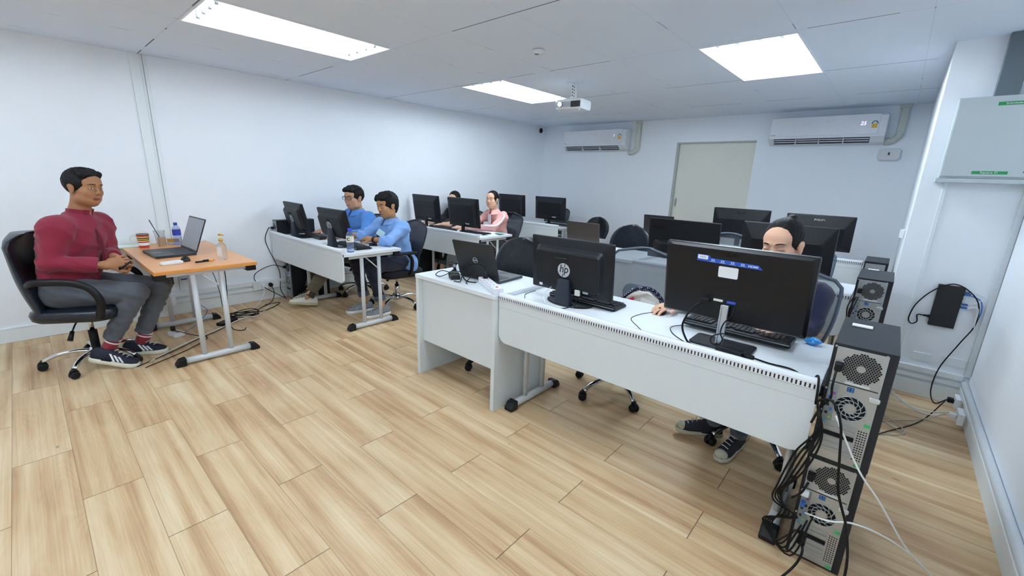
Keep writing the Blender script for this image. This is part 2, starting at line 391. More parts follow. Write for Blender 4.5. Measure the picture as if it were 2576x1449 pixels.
for sx in (-1, 1):
    for sy in (-1, 1): mb.tube([(0, 0, -.152), (sx*.06, sy*.05, -.156), (sx*.09, sy*.075, -.17)], .005, 6)
mb.build('mount_arms', WP, t)
for i, x in enumerate((-.11, .11)): MB().cyl((x, -.08, -.262), (x, -.08, -.275), .012).build('foot', WP, t)
# ---------------------------------------------------------------- small ceiling and wall fittings
t = thing('ceiling_sensor', 'small round white fitting on the ceiling with an open dark slot', 'sensor', (-2.25, 2.78, 2.4))
MB().lathe([(.045, -.004), (.045, -.012), (.034, -.022), (.012, -.03)], 24).build('base', WHITEP, t)
MB().bx(-.03, .0, -.01, .01, -.034, -.018).bx(.0, .04, .0, .02, -.012, -.005).build('clip', mat('fitting_grey', '8c9094', .5), t, bevel=.002)
t = thing('security_camera', 'black and white dome security camera in the far left ceiling corner', 'camera', (-5.20, 6.60, 2.4))
MB().lathe([(.035, -.0005), (.035, -.02), (.02, -.03)], 20).build('base', WHITEP, t)
MB().cyl((.0, 0, -.025), (.02, -.02, -.055), .012).build('arm', WHITEP, t)
MB().ell((.025, -.03, -.085), (.034, .034, .045)).build('camera_head', BLKG, t)

# ---------------------------------------------------------------- air conditioners
def aircon(cx, wd, z0, z1, label, shown, slats):
    t = thing('air_conditioner', label, 'air conditioner', (cx, YB, z0), 0, 'wall air conditioners')
    h = z1 - z0; dp = .20
    # side profile (y, z) extruded along x
    prof = [(-.012, h), (-dp*.80, h), (-dp*.97, h-.02), (-dp, h*.35), (-dp*.97, h*.22), (-dp*.66, h*.045), (-dp*.28, 0), (-.012, .012)]
    secs = []
    for x in (-wd/2, -wd/2+.012, wd/2-.012, wd/2):
        k = .985 if abs(x) == wd/2 else 1
        secs.append([(x, y*k, h/2 + (z-h/2)*k) for y, z in prof])
    MB().loft(secs, sm=False).build('housing', mat('aircon_white', 'e3e6ec', .35), t, bevel=.004)
    MB().bx(-wd/2+.01, wd/2-.07, -dp-.006, -dp+.02, h*.30, h*.98).build('front_panel', mat('aircon_white', 'e3e6ec', .35), t, bevel=.005)
    MB().add([(-wd/2+.06, -dp*.955, h*.20), (wd/2-.13, -dp*.955, h*.20), (wd/2-.13, -dp*.64, .005), (-wd/2+.06, -dp*.64, .005)], [(0, 1, 2, 3)]).build('air_outlet', mat('outlet_dark', '3f434c', .6), t)
    mb = MB()
    for i in range(slats):
        x0 = -wd/2+.06 + (wd-.19)*i/slats
        for q in (.25, .6): mb.bx(x0+.006, x0+(wd-.19)/slats-.006, -dp*.99+q*.06, -dp*.9+q*.06, h*.2*(1-q)-.004, h*.2*(1-q)+.006)
        mb.bx(x0-.004, x0+.004, -dp*.98, -dp*.66, .0, h*.19)
    mb.build('louvre', mat('louvre_grey', 'c3c7d0', .4), t)
    MB().bx(-wd/2+.025, -wd/2+.075, -dp-.0068, -dp-.005, h*.335, h*.35).build('maker_badge', mat('badge_grey', '6a6f78', .4), t)
    if shown: text_mesh('display_digits', shown, .055, mat('display_glow', 'c8b8ff', .4, var=0, emit=1.6, ecol=(.62, .55, 1)), t, TR(wd/2-.215, -dp-.007, h*.66) @ BACKTEXT, shear=.2)
    lb = MB().bx(wd/2-.135, wd/2-.085, -dp-.0075, -dp-.0058, h*.50, h*.64).build('energy_label', mat('label_yellow', 'e3b53a', .5), t)
    ring = [(wd/2-.11 + .026*math.cos(a), -dp-.0068, h*.64 + .03*math.sin(a)) for a in [PI*i/12 for i in range(13)]]
    MB().tube(ring, .0045, 6).build('label_arc', mat('label_teal', '2f6f6a', .5), lb)
    MB().prism([(.021*math.cos(a), .024*math.sin(a)) for a in [PI*i/10 for i in range(11)]], -.001, .0008, M=TR(wd/2-.11, -dp-.0064, h*.64) @ BACKTEXT).build('label_white', PAPER, lb)
    return t
aircon(-4.06, 1.21, 1.955, 2.285, 'smaller white split air conditioner at the far left of the back wall', '7', 3)
aircon(-.84, 1.16, 1.985, 2.305, 'white split air conditioner on the back wall at the right, reading 25', '25', 4)
PIPE = mat('duct_cover_cream', 'c6cbc4', .45)
def pipecover(x, z0, label, end):
    t = thing('pipe_cover', label, 'pipe cover', (x, YB, z0), 0, 'air conditioner pipe covers')
    MB().prism(rr(.075, .06, .012, cy=-.03), 0, ZC-z0-.035).build('duct', PIPE, t, bevel=.003)
    MB().prism(rr(.10, .075, .015, cy=-.036), ZC-z0-.04, ZC-z0).build('ceiling_collar', PIPE, t, bevel=.003)
    if end: MB().tube(catmull([(0, -.03, .02), (-.01, -.03, -.03), (-.06, -.03, -.075), (-.13, -.03, -.085)], 5), .038, 10).build('elbow', PIPE, t)
pipecover(-3.325, 2.0, 'cream pipe cover at the right end of the smaller air conditioner', True)
pipecover(-.135, 2.09, 'cream pipe cover rising from the right end of the larger air conditioner', True)
t = thing('isolator_box', 'small white rounded isolator box below the right air conditioner', 'switch box', (-.19, YB, 1.80))
MB().prism(rr(.20, .13, .03, cx=0, cy=.065), 0, .06, M=rotm(rx=R(90))).build('cover', mat('isolator_grey_white', 'd3d6da', .4), t, bevel=.008, seg=3)
MB().bx(-.008, .008, -.068, -.058, .055, .085).build('lever', mat('lever_dark', '3c4148', .5), t, bevel=.002)
t = thing('wall_socket', 'small white socket plate on the face of the projecting wall at the right', 'socket', (XP, 4.75, 1.12))
MB().bx(-.03, -.0005, -.05, .05, -.035, .035).build('plate', WHITEP, t, bevel=.006)

# ---------------------------------------------------------------- distribution board, duct, network switch
t = thing('distribution_board', 'large light grey electrical distribution board on the recess wall', 'electrical box', (.165, YP, 1.55))
BRD = mat('board_grey', 'b9c3c6', .4, var=.02, scale=5)
MB().bx(0, .43, -.11, 0, 0, .49).build('cabinet', BRD, t, bevel=.004)
MB().bx(-.012, .434, -.125, -.0, -.028, -.001).build('bottom_flange', BRD, t, bevel=.003)
MB().bx(.004, .43, -.122, -.111, .012, .455).build('door', BRD, t, bevel=.003)
GRN = mat('label_green', '1e8a4c', .5)
b1 = MB().bx(.175, .315, -.1235, -.122, .432, .452).build('upper_badge', GRN, t)
text_mesh('lettering', 'Schneider', .016, PAPER, b1, TR(.245, -.124, .442) @ BACKTEXT, sx=1.2)
b2 = MB().bx(.145, .30, -.1235, -.122, .028, .046).build('lower_badge', GRN, t)
text_mesh('lettering', 'Square D', .017, PAPER, b2, TR(.22, -.124, .037) @ BACKTEXT, sx=1.2)
MB().prism([(0, -.012), (.016, 0), (0, .012), (-.016, 0)], -.001, .001, M=TR(.375, -.1235, .043) @ BACKTEXT).build('marking', mat('marking_dark', '3c474b', .5), t)
MB().bx(.404, .428, -.128, -.122, .20, .25).build('door_latch', BLK, t, bevel=.003)
t = tag(MB().bx(.315, .42, YP-.075, YP, 2.042, 2.399).build('cable_duct', mat('duct_dark_grey', '66727a', .5, var=.04), bevel=.002), 'dark grey metal duct between the distribution board and the ceiling', 'duct')
t = thing('network_switch', 'black network switch hung upright on the recess wall', 'network switch', (.385, YP, .545))
MB().bx(-.066, .066, -.034, -.0, 0, .295).build('housing', mat('switch_black', '15171b', .5), t, bevel=.003)
mb = MB()
for i in range(5): mb.bx(.0655, .068, -.026, -.010, .15+.028*i, .168+.028*i)
mb.build('ports', BLKM, t)
MB().bx(-.078, -.066, -.024, -.008, .05, .068).bx(-.10, -.078, -.02, -.012, .053, .065).build('power_inlet', BLK, t)
def plugs(): 
    mb = MB()
    for z in (.155, .178, .26, .245): mb.bx(.069, .10, -.024, -.012, z-.006, z+.006)
    return mb
plugs().build('cable_plugs', mat('plug_blue', '2c5ea8', .4), t, bevel=.002)
def cable(name, pts, r, m, label, group=None, n=6, closed=False, seg=6):
    P = catmull(pts, n, closed); o = P[0].copy()
    ob = MB().tube([p - o for p in P], r, seg, closed=closed).build(name, m, loc=o)
    return tag(ob, label, 'cable', group)
sx, sy, sz = .385, YP-.03, .545
cable('network_cable', [(sx+.09, sy, sz+.262), (sx+.13, sy, sz+.262), (sx+.165, sy, sz+.235), (sx+.13, sy-.005, sz+.20), (sx+.10, sy-.004, sz+.18)], .0025, CABLEW, 'white network lead looping back at the top of the switch', 'leads at the wall switch')
cable('network_cable', [(sx+.10, sy, sz+.245), (sx+.15, sy, sz+.22), (sx+.168, sy, sz+.15), (sx+.16, sy, sz+.06)], .0035, CABLEU, 'blue network lead curving down the right side of the switch', 'leads at the wall switch')
for i in range(3):
    cable('network_cable', [(sx+.10, sy-.004*i, sz+.178-.01*i), (sx+.13+.01*i, sy-.004*i, sz+.165), (sx+.155, sy-.004*i, sz+.10-.02*i), (sx+.158, sy-.002, sz+.03)], .0024, CABLEW, ('uppermost', 'middle', 'lowest')[i] + ' of three white network leads bunched in the middle ports of the switch', 'white leads from the switch')
cable('power_cable', [(.285, YP-.016, .604), (.255, YP-.02, .60), (.262, YP-.02, .55), (.235, YP-.02, .53), (.215, YP-.02, .57), (.235, YP-.02, .68), (.30, YP-.02, .79), (.385, YP-.042, .855), (.47, YP-.03, .82), (.53, YP-.035, .74), (.545, YP-.03, .60), (.50, YP-.03, .45), (.44, YP-.035, .25), (.43, YP-.06, .08), (.46, YP-.12, .015), (.505, 3.98, .088)], .004, CABLEB, 'black power cord looping over the switch and down to the corner outlet')
t = thing('wall_outlet', 'white outlet box at the foot of the right wall, farther of the two', 'outlet', (XR, 3.98, .055), 0, 'outlet boxes on the right wall')
MB().bx(-.062, -.035, -.055, .055, 0, .07).build('box', WHITEP, t, bevel=.004); MB().bx(-.095, -.063, -.02, .02, .02, .05).build('plug', BLK, t, bevel=.004)
t = thing('wall_outlet', 'white outlet box at the foot of the right wall, nearer of the two', 'outlet', (XR, 3.73, .045), 0, 'outlet boxes on the right wall')
MB().bx(-.065, -.035, -.06, .06, 0, .075).build('box', WHITEP, t, bevel=.004); MB().bx(-.10, -.066, -.02, .02, .02, .05).build('plug', CABLEW, t, bevel=.004)
cable('power_cable', [(.51, 3.74, .08), (.42, 3.76, .03), (.32, 3.72, .06), (.22, 3.60, .16), (.14, 3.48, .26), (.07, 3.40, .34), (.03, 3.46, .40)], .0042, CABLEW, 'white cord running from the right wall outlet up to the rear computer tower', 'white cords to the right outlets')
cable('power_cable', [(.49, 3.73, .08), (.38, 3.68, .012), (.26, 3.56, .008), (.14, 3.42, .012), (.02, 3.3, .03)], .0032, CABLEG, 'grey cord lying on the floor towards the right wall outlets', 'cords on the right floor')
cable('power_cable', [(.50, 3.96, .09), (.38, 3.66, .008), (.22, 3.34, .008), (.12, 3.16, .008), (.08, 3.30, .008), (.16, 3.48, .03), (.10, 3.62, .12)], .0035, CABLEB, 'black cord bent in a V on the floor by the right wall', 'cords on the right floor')
cable('power_cable', [(.30, 3.38, .006), (.10, 3.56, .006), (-.05, 3.44, .006), (.02, 3.26, .006), (.22, 3.30, .006), (.30, 3.42, .012), (.16, 3.60, .012), (.0, 3.52, .006)], .003, CABLEG, 'coiled grey cord on the floor behind the front computer towers', 'cords on the right floor')

cable('power_cable', [(.51, 3.76, .085), (.40, 3.80, .03), (.30, 3.74, .07), (.20, 3.62, .18), (.12, 3.50, .29), (.06, 3.42, .38), (.02, 3.48, .44)], .0036, CABLEW, 'second white cord beside the one rising from the right wall outlet to the rear tower', 'white cords to the right outlets')
# ================================================================ desks
def rail_mat():
    if 'rail_slots' in MATS: return MATS['rail_slots']
    m = mat('rail_slots', 'e3e8ee', .32, var=0, spec=.6); nt = m.node_tree; N = nt.nodes; L = nt.links
    p = N['Principled BSDF']; tc = N.new('ShaderNodeTexCoord'); sp = N.new('ShaderNodeSeparateXYZ'); L.new(tc.outputs['Object'], sp.inputs[0])
    fx = mnode(nt, 'FRACT', mnode(nt, 'DIVIDE', mnode(nt, 'ADD', sp.outputs[0], 10), .0142))
    a = mnode(nt, 'LESS_THAN', mnode(nt, 'ABSOLUTE', mnode(nt, 'SUBTRACT', fx, .5)), .2)
    b = mnode(nt, 'LESS_THAN', mnode(nt, 'ABSOLUTE', mnode(nt, 'SUBTRACT', sp.outputs[2], .7575)), .0085)
    nm = N.new('ShaderNodeNewGeometry'); sn = N.new('ShaderNodeSeparateXYZ'); L.new(nm.outputs['Normal'], sn.inputs[0])
    c = mnode(nt, 'LESS_THAN', sn.outputs[1], -.8)
    k = mnode(nt, 'MULTIPLY', mnode(nt, 'MULTIPLY', a, b), c)
    mx = N.new('ShaderNodeMix'); mx.data_type = 'RGBA'; L.new(k, mx.inputs[0]); mx.inputs[6].default_value = lin('e3e8ee'); mx.inputs[7].default_value = lin('191b20')
    L.new(mx.outputs[2], p.inputs['Base Color'])
    return m
def leg_frame(t, x, d, feet=True, folding=True):
    # T-foot leg frame at x: foot bar, two posts, top bar, brace
    y0, y1 = .05, d-.05
    f = MB().tube([(x, y0+.05, .032), (x, y1-.05, .032)], .024, 14, flat=1).build('foot_bar', GREYMET, t)
    for (ya, yb) in ((y0-.01, y0+.055), (y1+.01, y1-.055)):
        s = 1 if yb > ya else -1
        prof = [(ya, 0), (ya, .022), (ya+s*.025, .055), (yb, .062), (yb, 0)]
        MB().loft([[(x-.032, y, z) for y, z in prof], [(x+.032, y, z) for y, z in prof]], sm=False).build('foot_cap', BLK, f, bevel=.006)
    for y in (d/2-.095, d/2+.085):
        MB().tube([(x, y, .045), (x, y, .695)], .019, 14, flat=.75).build('leg_post', GREYMET, t)
    MB().bx(x-.017, x+.017, .05, d-.07, .685, .716).build('top_bar', GREYMET, t, bevel=.004)
    for y in (.035, d-.035): MB().bx(x-.06, x+.035, y-.034, y+.034, .668, .717).build('corner_block', BLK, t, bevel=.005)
    sgn = -1 if x > .5 else 1
    MB().tube([(x, d/2+.08, .56), (x+sgn*.02, d/2-.05, .69)], .006, 8).build('folding_brace', GREYMET, t)
def folding_desk(x0, x1, y0, label, slot, d=.61, panel=True):
    t = thing('folding_desk', label, 'desk', (x0, y0, 0), 0, 'white student desks')
    W = x1 - x0
    MB().bx(0, W, 0, d, .717, .745).build('desk_top', LAMTOP, t, bevel=.003)
    if panel:
        n = 6; pts = [(0, .70), (W, .70)]
        r = .06; z0 = .476
        pts += [(W, z0+r)] + [(W-r+r*math.cos(a), z0+r-r*math.sin(a)) for a in [PI/2*i/n for i in range(1, n)]] + [(W-r, z0), (r, z0)]
        pts += [(r-r*math.sin(a), z0+r-r*math.cos(a)) for a in [PI/2*i/n for i in range(1, n)]] + [(0, z0+r)]
        MB().loft([[(x, -.004, z) for x, z in pts], [(x, .012, z) for x, z in pts]], sm=False).build('modesty_panel', LAM, t, bevel=.0015)
        MB().bx(0, W, -.006, .014, .700, .744).build('edge_band', LAM, t, bevel=.002)
    prof = [(-.010, .7455), (-.010, .772), (-.006, .782), (.004, .787), (.022, .784), (.027, .774), (.027, .7455)]
    MB().loft([[(0, y, z) for y, z in prof], [(W, y, z) for y, z in prof]], sm=False).build('cable_rail', rail_mat() if slot else RAIL, t, bevel=.0015)
    if not slot:
        MB().bx(.002, W-.002, -.0115, -.0095, .756, .7585).build('rail_groove', mat('groove_grey', '7d8389', .5), t)
    leg_frame(t, W-.055 if not slot else W-.06, d); leg_frame(t, .06 if slot else .40, d)
    return t
def pedestal_desk(x0, x1, y0, label, d=.55):
    t = thing('side_desk', label, 'desk', (x0, y0, 0), 0, 'panel-end side desks'); W = x1-x0
    MB().bx(0, W, 0, d, .742, .77).build('desk_top', LAMTOP, t, bevel=.003)
    for x in (0, W-.03): MB().bx(x, x+.03, .006, d-.006, .0, .742).build('side_panel', LAM, t, bevel=.0015)
    MB().bx(.03, W-.03, .04, .056, .265, .742).build('modesty_panel', LAM, t, bevel=.0015)
    return t
folding_desk(-1.68, -.085, 1.81, 'white front right desk with slotted rail, carrying the big monitor with a blue sticker', True)
folding_desk(-1.68, -.12, 3.56, 'white desk with slotted rail behind the seated woman at the right', True)
folding_desk(-1.66, -.15, 5.36, 'white slotted-rail desk nearest the back wall at the right', True)
folding_desk(-5.22, -3.585, 1.80, 'white desk of the two men in blue shirts', False)
folding_desk(-5.19, -3.66, 3.54, 'white desk of the woman in the pink jacket', False)
folding_desk(-5.19, -3.79, 5.34, 'empty-seated white desk at the far left with two monitors', False)
pedestal_desk(-2.48, -1.685, 1.775, 'light grey panel-end desk at the front centre under the black laptop')
pedestal_desk(-2.62, -1.685, 3.56, 'panel-end desk behind the front row carrying the bronze laptop', .6)
pedestal_desk(-2.60, -1.665, 5.36, 'panel-end desk at the back beside the door', .6)
# teacher's table
WOODT = mat('beech_orange', 'd99a62', .32, var=.10, scale=9, stretch=(1, 9, 1), spec=.5)
WOODE = mat('beech_edge', 'cf8a44', .4, var=.06, scale=12, stretch=(1, 9, 1))
t = thing('teacher_table', 'orange beech-topped folding table with grey legs by the left wall', 'table', (-5.19, .515, 0))
W, d = 1.455, .645
MB().bx(0, W, 0, d, .713, .7395).build('table_top', WOODT, t, bevel=.0012)
eb = MB().bx(-.0015, W+.0015, -.0015, d+.0015, .7125, .7355).build('edge_band', WOODE, t, bevel=.001)
leg_frame(t, W-.055, d); leg_frame(t, .35, d)
PANG = mat('modesty_grey', '9a9b9c', .5, var=.02)
pts = [(.10, .712), (1.395, .712), (1.38, .69), (1.15, .64), (.9, .62), (.10, .60)]
MB().loft([[(x, .10, z) for x, z in pts], [(x, .115, z) for x, z in pts]], sm=False).build('modesty_panel', PANG, t)

# ================================================================ office chairs (seat front faces +Y, back at -Y)
MESHM = D.materials.new('chair_mesh'); MESHM.use_nodes = True
nt = MESHM.node_tree; pb = nt.nodes['Principled BSDF']; pb.inputs['Base Color'].default_value = lin('55606f'); pb.inputs['Roughness'].default_value = .6
tb = nt.nodes.new('ShaderNodeBsdfTransparent'); ms = nt.nodes.new('ShaderNodeMixShader'); ms.inputs[0].default_value = .68
nt.links.new(tb.outputs[0], ms.inputs[1]); nt.links.new(pb.outputs[0], ms.inputs[2]); nt.links.new(ms.outputs[0], nt.nodes['Material Output'].inputs[0])
FRAMEB = mat('chair_frame_dark', '20252c', .4, var=.05)
FRAMEG = mat('chair_frame_slate', '4b5665', .42, var=.05)
MESHD = D.materials.new('chair_mesh_dark'); MESHD.use_nodes = True
nt = MESHD.node_tree; pb = nt.nodes['Principled BSDF']; pb.inputs['Base Color'].default_value = lin('262b38'); pb.inputs['Roughness'].default_value = .6
tb = nt.nodes.new('ShaderNodeBsdfTransparent'); ms = nt.nodes.new('ShaderNodeMixShader'); ms.inputs[0].default_value = .9
nt.links.new(tb.outputs[0], ms.inputs[1]); nt.links.new(pb.outputs[0], ms.inputs[2]); nt.links.new(ms.outputs[0], nt.nodes['Material Output'].inputs[0])
def shell(secs_z, wfun, yfun, thick, curve, nx=12, puff=0):
    # closed cushion: sections along z; each a flattened loop bent forward at the sides
    secs = []
    for z in secs_z:
        w = wfun(z); th = thick(z) if callable(thick) else thick; loop = []
        for i in range(nx+1):
            u = -1 + 2*i/nx; e = max(0., 1-abs(u)**3.2)**.5
            loop.append((u*w, yfun(z) + curve*u*u + th*.5*e, z))
        for i in range(nx+1):
            u = 1 - 2*i/nx; e = max(0., 1-abs(u)**3.2)**.5
            loop.append((u*w, yfun(z) + curve*u*u - th*.5*e - .0005, z))
        secs.append(loop)
    return secs
def star_base(t, m, arm_r, rot, plastic):
    MB().lathe([(.0, .075), (.045, .075), (.05, .10), (.034, .125), (.0, .125)], 20).build('base_hub', m, t)
    for k in range(5):
        a = rot + 2*PI*k/5; ca, sa = math.cos(a), math.sin(a)
        P = catmull([(ca*.03, sa*.03, .102), (ca*.12, sa*.12, .112), (ca*.22, sa*.22, .098), (ca*.285, sa*.285, .066)], 4)
        arm = MB().tube(P, [arm_r*1.15]*3 + [arm_r]*(len(P)-3), 10, flat=.75 if plastic else .8).build('base_arm', m, t)
        b = a + .8 + k
        cx, cy = ca*.292, sa*.292; ux, uy = math.cos(b), math.sin(b)
        mb = MB()
        for s in (-1, 1):
            c0 = (cx + ux*s*.007, cy + uy*s*.007, .027); c1 = (cx + ux*s*.026, cy + uy*s*.026, .027)
            mb.tube([c0, (c0[0]*.5+c1[0]*.5, c0[1]*.5+c1[1]*.5, .027), c1], [.027, .027, .022], 16)
        mb.tube([(cx-ux*.02, cy-uy*.02, .03), (cx+ux*.02, cy+uy*.02, .03)], .012, 8)
        P2 = [(cx - uy*.018*math.cos(q) , cy + ux*.018*math.cos(q), .03 + .034*math.sin(q)) for q in [PI*i/6 for i in range(7)]]
        mb.tube(P2, .011, 8).cyl((cx, cy, .04), (cx, cy, .078), .008)
        mb.build('caster', BLK, arm)
def office_chair(kind, loc, face, label, base='chrome', rot=.3, top=.98, w=.25, seat_z=.45, arms=True, group='office chairs'):
    # face = world heading of the sitter as an angle from +Y (counter-clockwise)
    t = thing('office_chair', label, 'chair', (loc[0], loc[1], 0), face, group)
    sz = seat_z
    star_base(t, CHROME if base == 'chrome' else BLK, .017 if base == 'chrome' else .021, rot, base != 'chrome')
    g = MB().cyl((0, 0, .12), (0, 0, .255), .026, seg=20).build('gas_lift', BLKM if kind != 'mesh' else CHROME, t)
    MB().cyl((0, 0, .255), (0, 0, sz-.085), .014, seg=16).build('piston', CHROME, g)
    MB().bx(-.06, .06, -.10, .09, sz-.095, sz-.07).build('tilt_mechanism', BLK, t, bevel=.008)
    lv = MB().tube(catmull([(.05, 0, sz-.085), (.14, .0, sz-.10), (.20, 0, sz-.15)], 4), .005, 8).build('lever', BLK, t)
    MB().tube([(.195, 0, sz-.145), (.235, 0, sz-.20)], [.012, .016], 10).build('lever_knob', BLK, lv)
    sm_ = LEATH if kind != 'mesh' else FOAMB
    sec = []
    for z, k in ((sz-.075, .90), (sz-.06, .97), (sz-.025, 1.0), (sz-.002, .97), (sz+.012, .84), (sz+.015, .5)):
        sec.append([(x*k, y*k + .01, z) for x, y in rr(.50, .49, .11, 6)])
    MB().loft(sec).build('seat', sm_, t)
    if kind == 'exec':      # wrap-round padded back running into the seat
        zs = [sz-.05 + (top-sz+.05)*i/15 for i in range(16)] + [top - (top-sz+.05)/15*q for q in (.6, .3, .12)]
        zs.sort()
        def wf(z):
            q = (z-zs[0])/(zs[-1]-zs[0]); return w*(1 - .10*math.cos(q*PI) * .5) * (1 if q < .86 else math.sqrt(max(.03, 1 - ((q-.86)/.155)**2)))
        yf = lambda z: -.20 - .07*((z-sz)/.5) - .02*math.sin((z-sz)*6)
        MB().loft(shell(zs, wf, yf, lambda z: .085 + .015*math.sin((z-sz)*12), .075, 22)).build('backrest', LEATH, t)
        if arms:
            for s in (-1, 1):
                P = catmull([(s*.245, -.15, sz+.20), (s*.285, -.08, sz+.225), (s*.285, .10, sz+.22), (s*.28, .20, sz+.175), (s*.265, .235, sz+.08), (s*.235, .20, sz-.04)], 6)
                MB().tube(P, [.020]*len(P), 10, flat=1.2).build('armrest', BLK, t)
    elif kind == 'dome':    # half-round padded back
        zb = sz+.10; zs = [zb + (top-zb)*i/17 for i in range(18)]
        def wf(z):
            q = (z-zb)/(top-zb); return w*(.80+.2*min(1, q*3)) * (1 if q < .45 else math.sqrt(max(.012, 1 - ((q-.45)/.555)**2.2)))
        yf = lambda z: -.22 - .05*((z-sz)/.5)
        back = MB().loft(shell(zs, wf, yf, lambda z: .085, .05, 16)).build('backrest', LEATH, t)
        P = []
        for i in range(15):
            u = -1 + i/7; zz = zb + (top-zb)*(.40 - .16*(1-u*u)); P.append((u*wf(zz)*.93, yf(zz) + .05*u*u - .043*(1-abs(u)**3.2)**.5 - .001, zz))
        MB().tube(P, .0035, 6).build('piping', BLKG, back)
        MB().bx(-.035, .035, -.235, -.20, sz-.09, zb+.08).build('back_bracket', BLK, t, bevel=.008)
        if arms:
            for s in (-1, 1):
                P = catmull([(s*.21, -.05, sz-.06), (s*.275, -.05, sz), (s*.28, -.04, sz+.19), (s*.28, .05, sz+.22), (s*.28, .16, sz+.215)], 6)
                MB().tube(P, .017, 10, flat=1.2).build('armrest', BLK, t)
    else:                   # mesh back in a plastic frame
        zb = sz+.05; zs = [zb + (top-zb)*i/14 for i in range(15)]
        def wf(z):
            q = (z-zb)/(top-zb); return w*(.74 + .26*math.sin(min(1, q/.6)*PI/2)) * (1 if q < .8 else (max(.02, 1 - ((q-.8)/.205)**2.6))**.5)
        yf = lambda z: -.225 - .06*((z-sz)/.5) + .03*math.cos((z-zb)*7)
        grid = []; nx = 12
        for z in zs: grid.append([(-wf(z) + 2*wf(z)*i/nx, yf(z) + .05*(-1+2*i/nx)**2, z) for i in range(nx+1)])
        MB().loft(grid, caps=False, closed=False).build('mesh_back', MESHD if loc[0] < -3 else MESHM, t)
        ol = [g_[0] for g_ in grid] + grid[-1][1:-1] + [g_[-1] for g_ in grid[::-1]] + grid[0][1:-1][::-1]
        MB().tube(ol, .010, 8, closed=True).build('back_frame', FRAMEB if loc[0] < -3 else FRAMEG, t)
        zl = zb + .17
        lum = [grid_pt for grid_pt in [(x, yf(zl+z) + .05*(x/.25)**2 - .014, zl+z) for x, z in rr(.26, .11, .05, 4)]]
        MB().loft([lum, [(x, y-.010, z) for x, y, z in lum]], sm=False).build('lumbar_pad', FRAMEB if loc[0] < -3 else mat('lumbar_grey', '98a3b0', .5), t)
        MB().tube(catmull([(0, -.05, sz-.08), (0, -.20, sz-.06), (0, -.262, sz+.05), (0, -.262, sz+.20)], 5), .022, 10, flat=1.5).build('back_stem', BLK, t)
        if arms:
            for s in (-1, 1):
                P = catmull([(s*.20, -.02, sz-.06), (s*.27, -.03, sz-.01), (s*.285, -.04, sz+.12), (s*.285, .0, sz+.19)], 5)
                a = MB().tube(P, .018, 10, flat=1.2).build('arm_post', BLK, t)
                MB().prism(rr(.07, .25, .03, 4, s*.285, .03), sz+.19, sz+.215).build('arm_pad', BLK, a, bevel=.006)
    return t
CH = {}
CH['teacher'] = office_chair('exec', (-4.29, .185), R(-33), 'black leather armchair on chrome castors under the man in the red shirt', rot=.05, top=.985, w=.26, seat_z=.46)
CH['glasses'] = office_chair('mesh', (-4.82, 2.66), R(186), 'mesh-backed office chair of the man with glasses', rot=.5, top=.95, seat_z=.44)
CH['watch'] = office_chair('mesh', (-4.06, 2.66), R(174), 'dark mesh-backed office chair of the man resting his arm on the desk', rot=.9, top=.95, w=.235, seat_z=.44)
CH['blackw'] = office_chair('mesh', (-5.0, 4.46), R(180), 'office chair of the woman in black, mostly hidden by monitors', rot=.2, top=.95, seat_z=.44)
CH['pink'] = office_chair('mesh', (-4.25, 4.50), R(174), 'dark mesh-backed chair behind the woman in the pink jacket', rot=.2, top=.955, seat_z=.44)
office_chair('mesh', (-4.62, 6.22), R(180), 'vacant mesh-backed chair between the two far left monitors', rot=.2, top=.97, w=.26)
office_chair('dome', (-3.55, 5.95), R(190), 'small black leather chair standing right of the far left desk', rot=.6, top=.89, w=.20, base='black', arms=False)
office_chair('dome', (-2.16, 2.36), R(180), 'black leather chair with a dome back behind the front laptop', base='black', rot=1.30, top=1.0, w=.275, seat_z=.46, arms=False)
office_chair('mesh', (-1.27, 2.60), R(180), 'slate-grey mesh chair holding a bag, behind the front monitor', rot=1.26, top=1.0, w=.245, seat_z=.46, arms=False)
CH['girl'] = office_chair('mesh', (-.40, 2.66), R(176), 'slate-grey mesh chair of the woman behind the large monitor', rot=-.15, top=1.0, w=.245, seat_z=.46, arms=False)
office_chair('dome', (-2.13, 4.18), R(180), 'black leather dome-backed chair beside the bronze laptop in the second row', rot=.4, top=1.0, w=.25, seat_z=.46)
office_chair('mesh', (-1.16, 4.26), R(180), 'grey mesh chair behind the second-row monitor with corner lettering', rot=.1, top=1.0, w=.25, seat_z=.46, arms=False)
office_chair('mesh', (-.55, 4.30), R(180), 'mesh chair behind the second-row monitor nearest the projecting wall', rot=.7, top=.96, w=.24, seat_z=.46, arms=False)
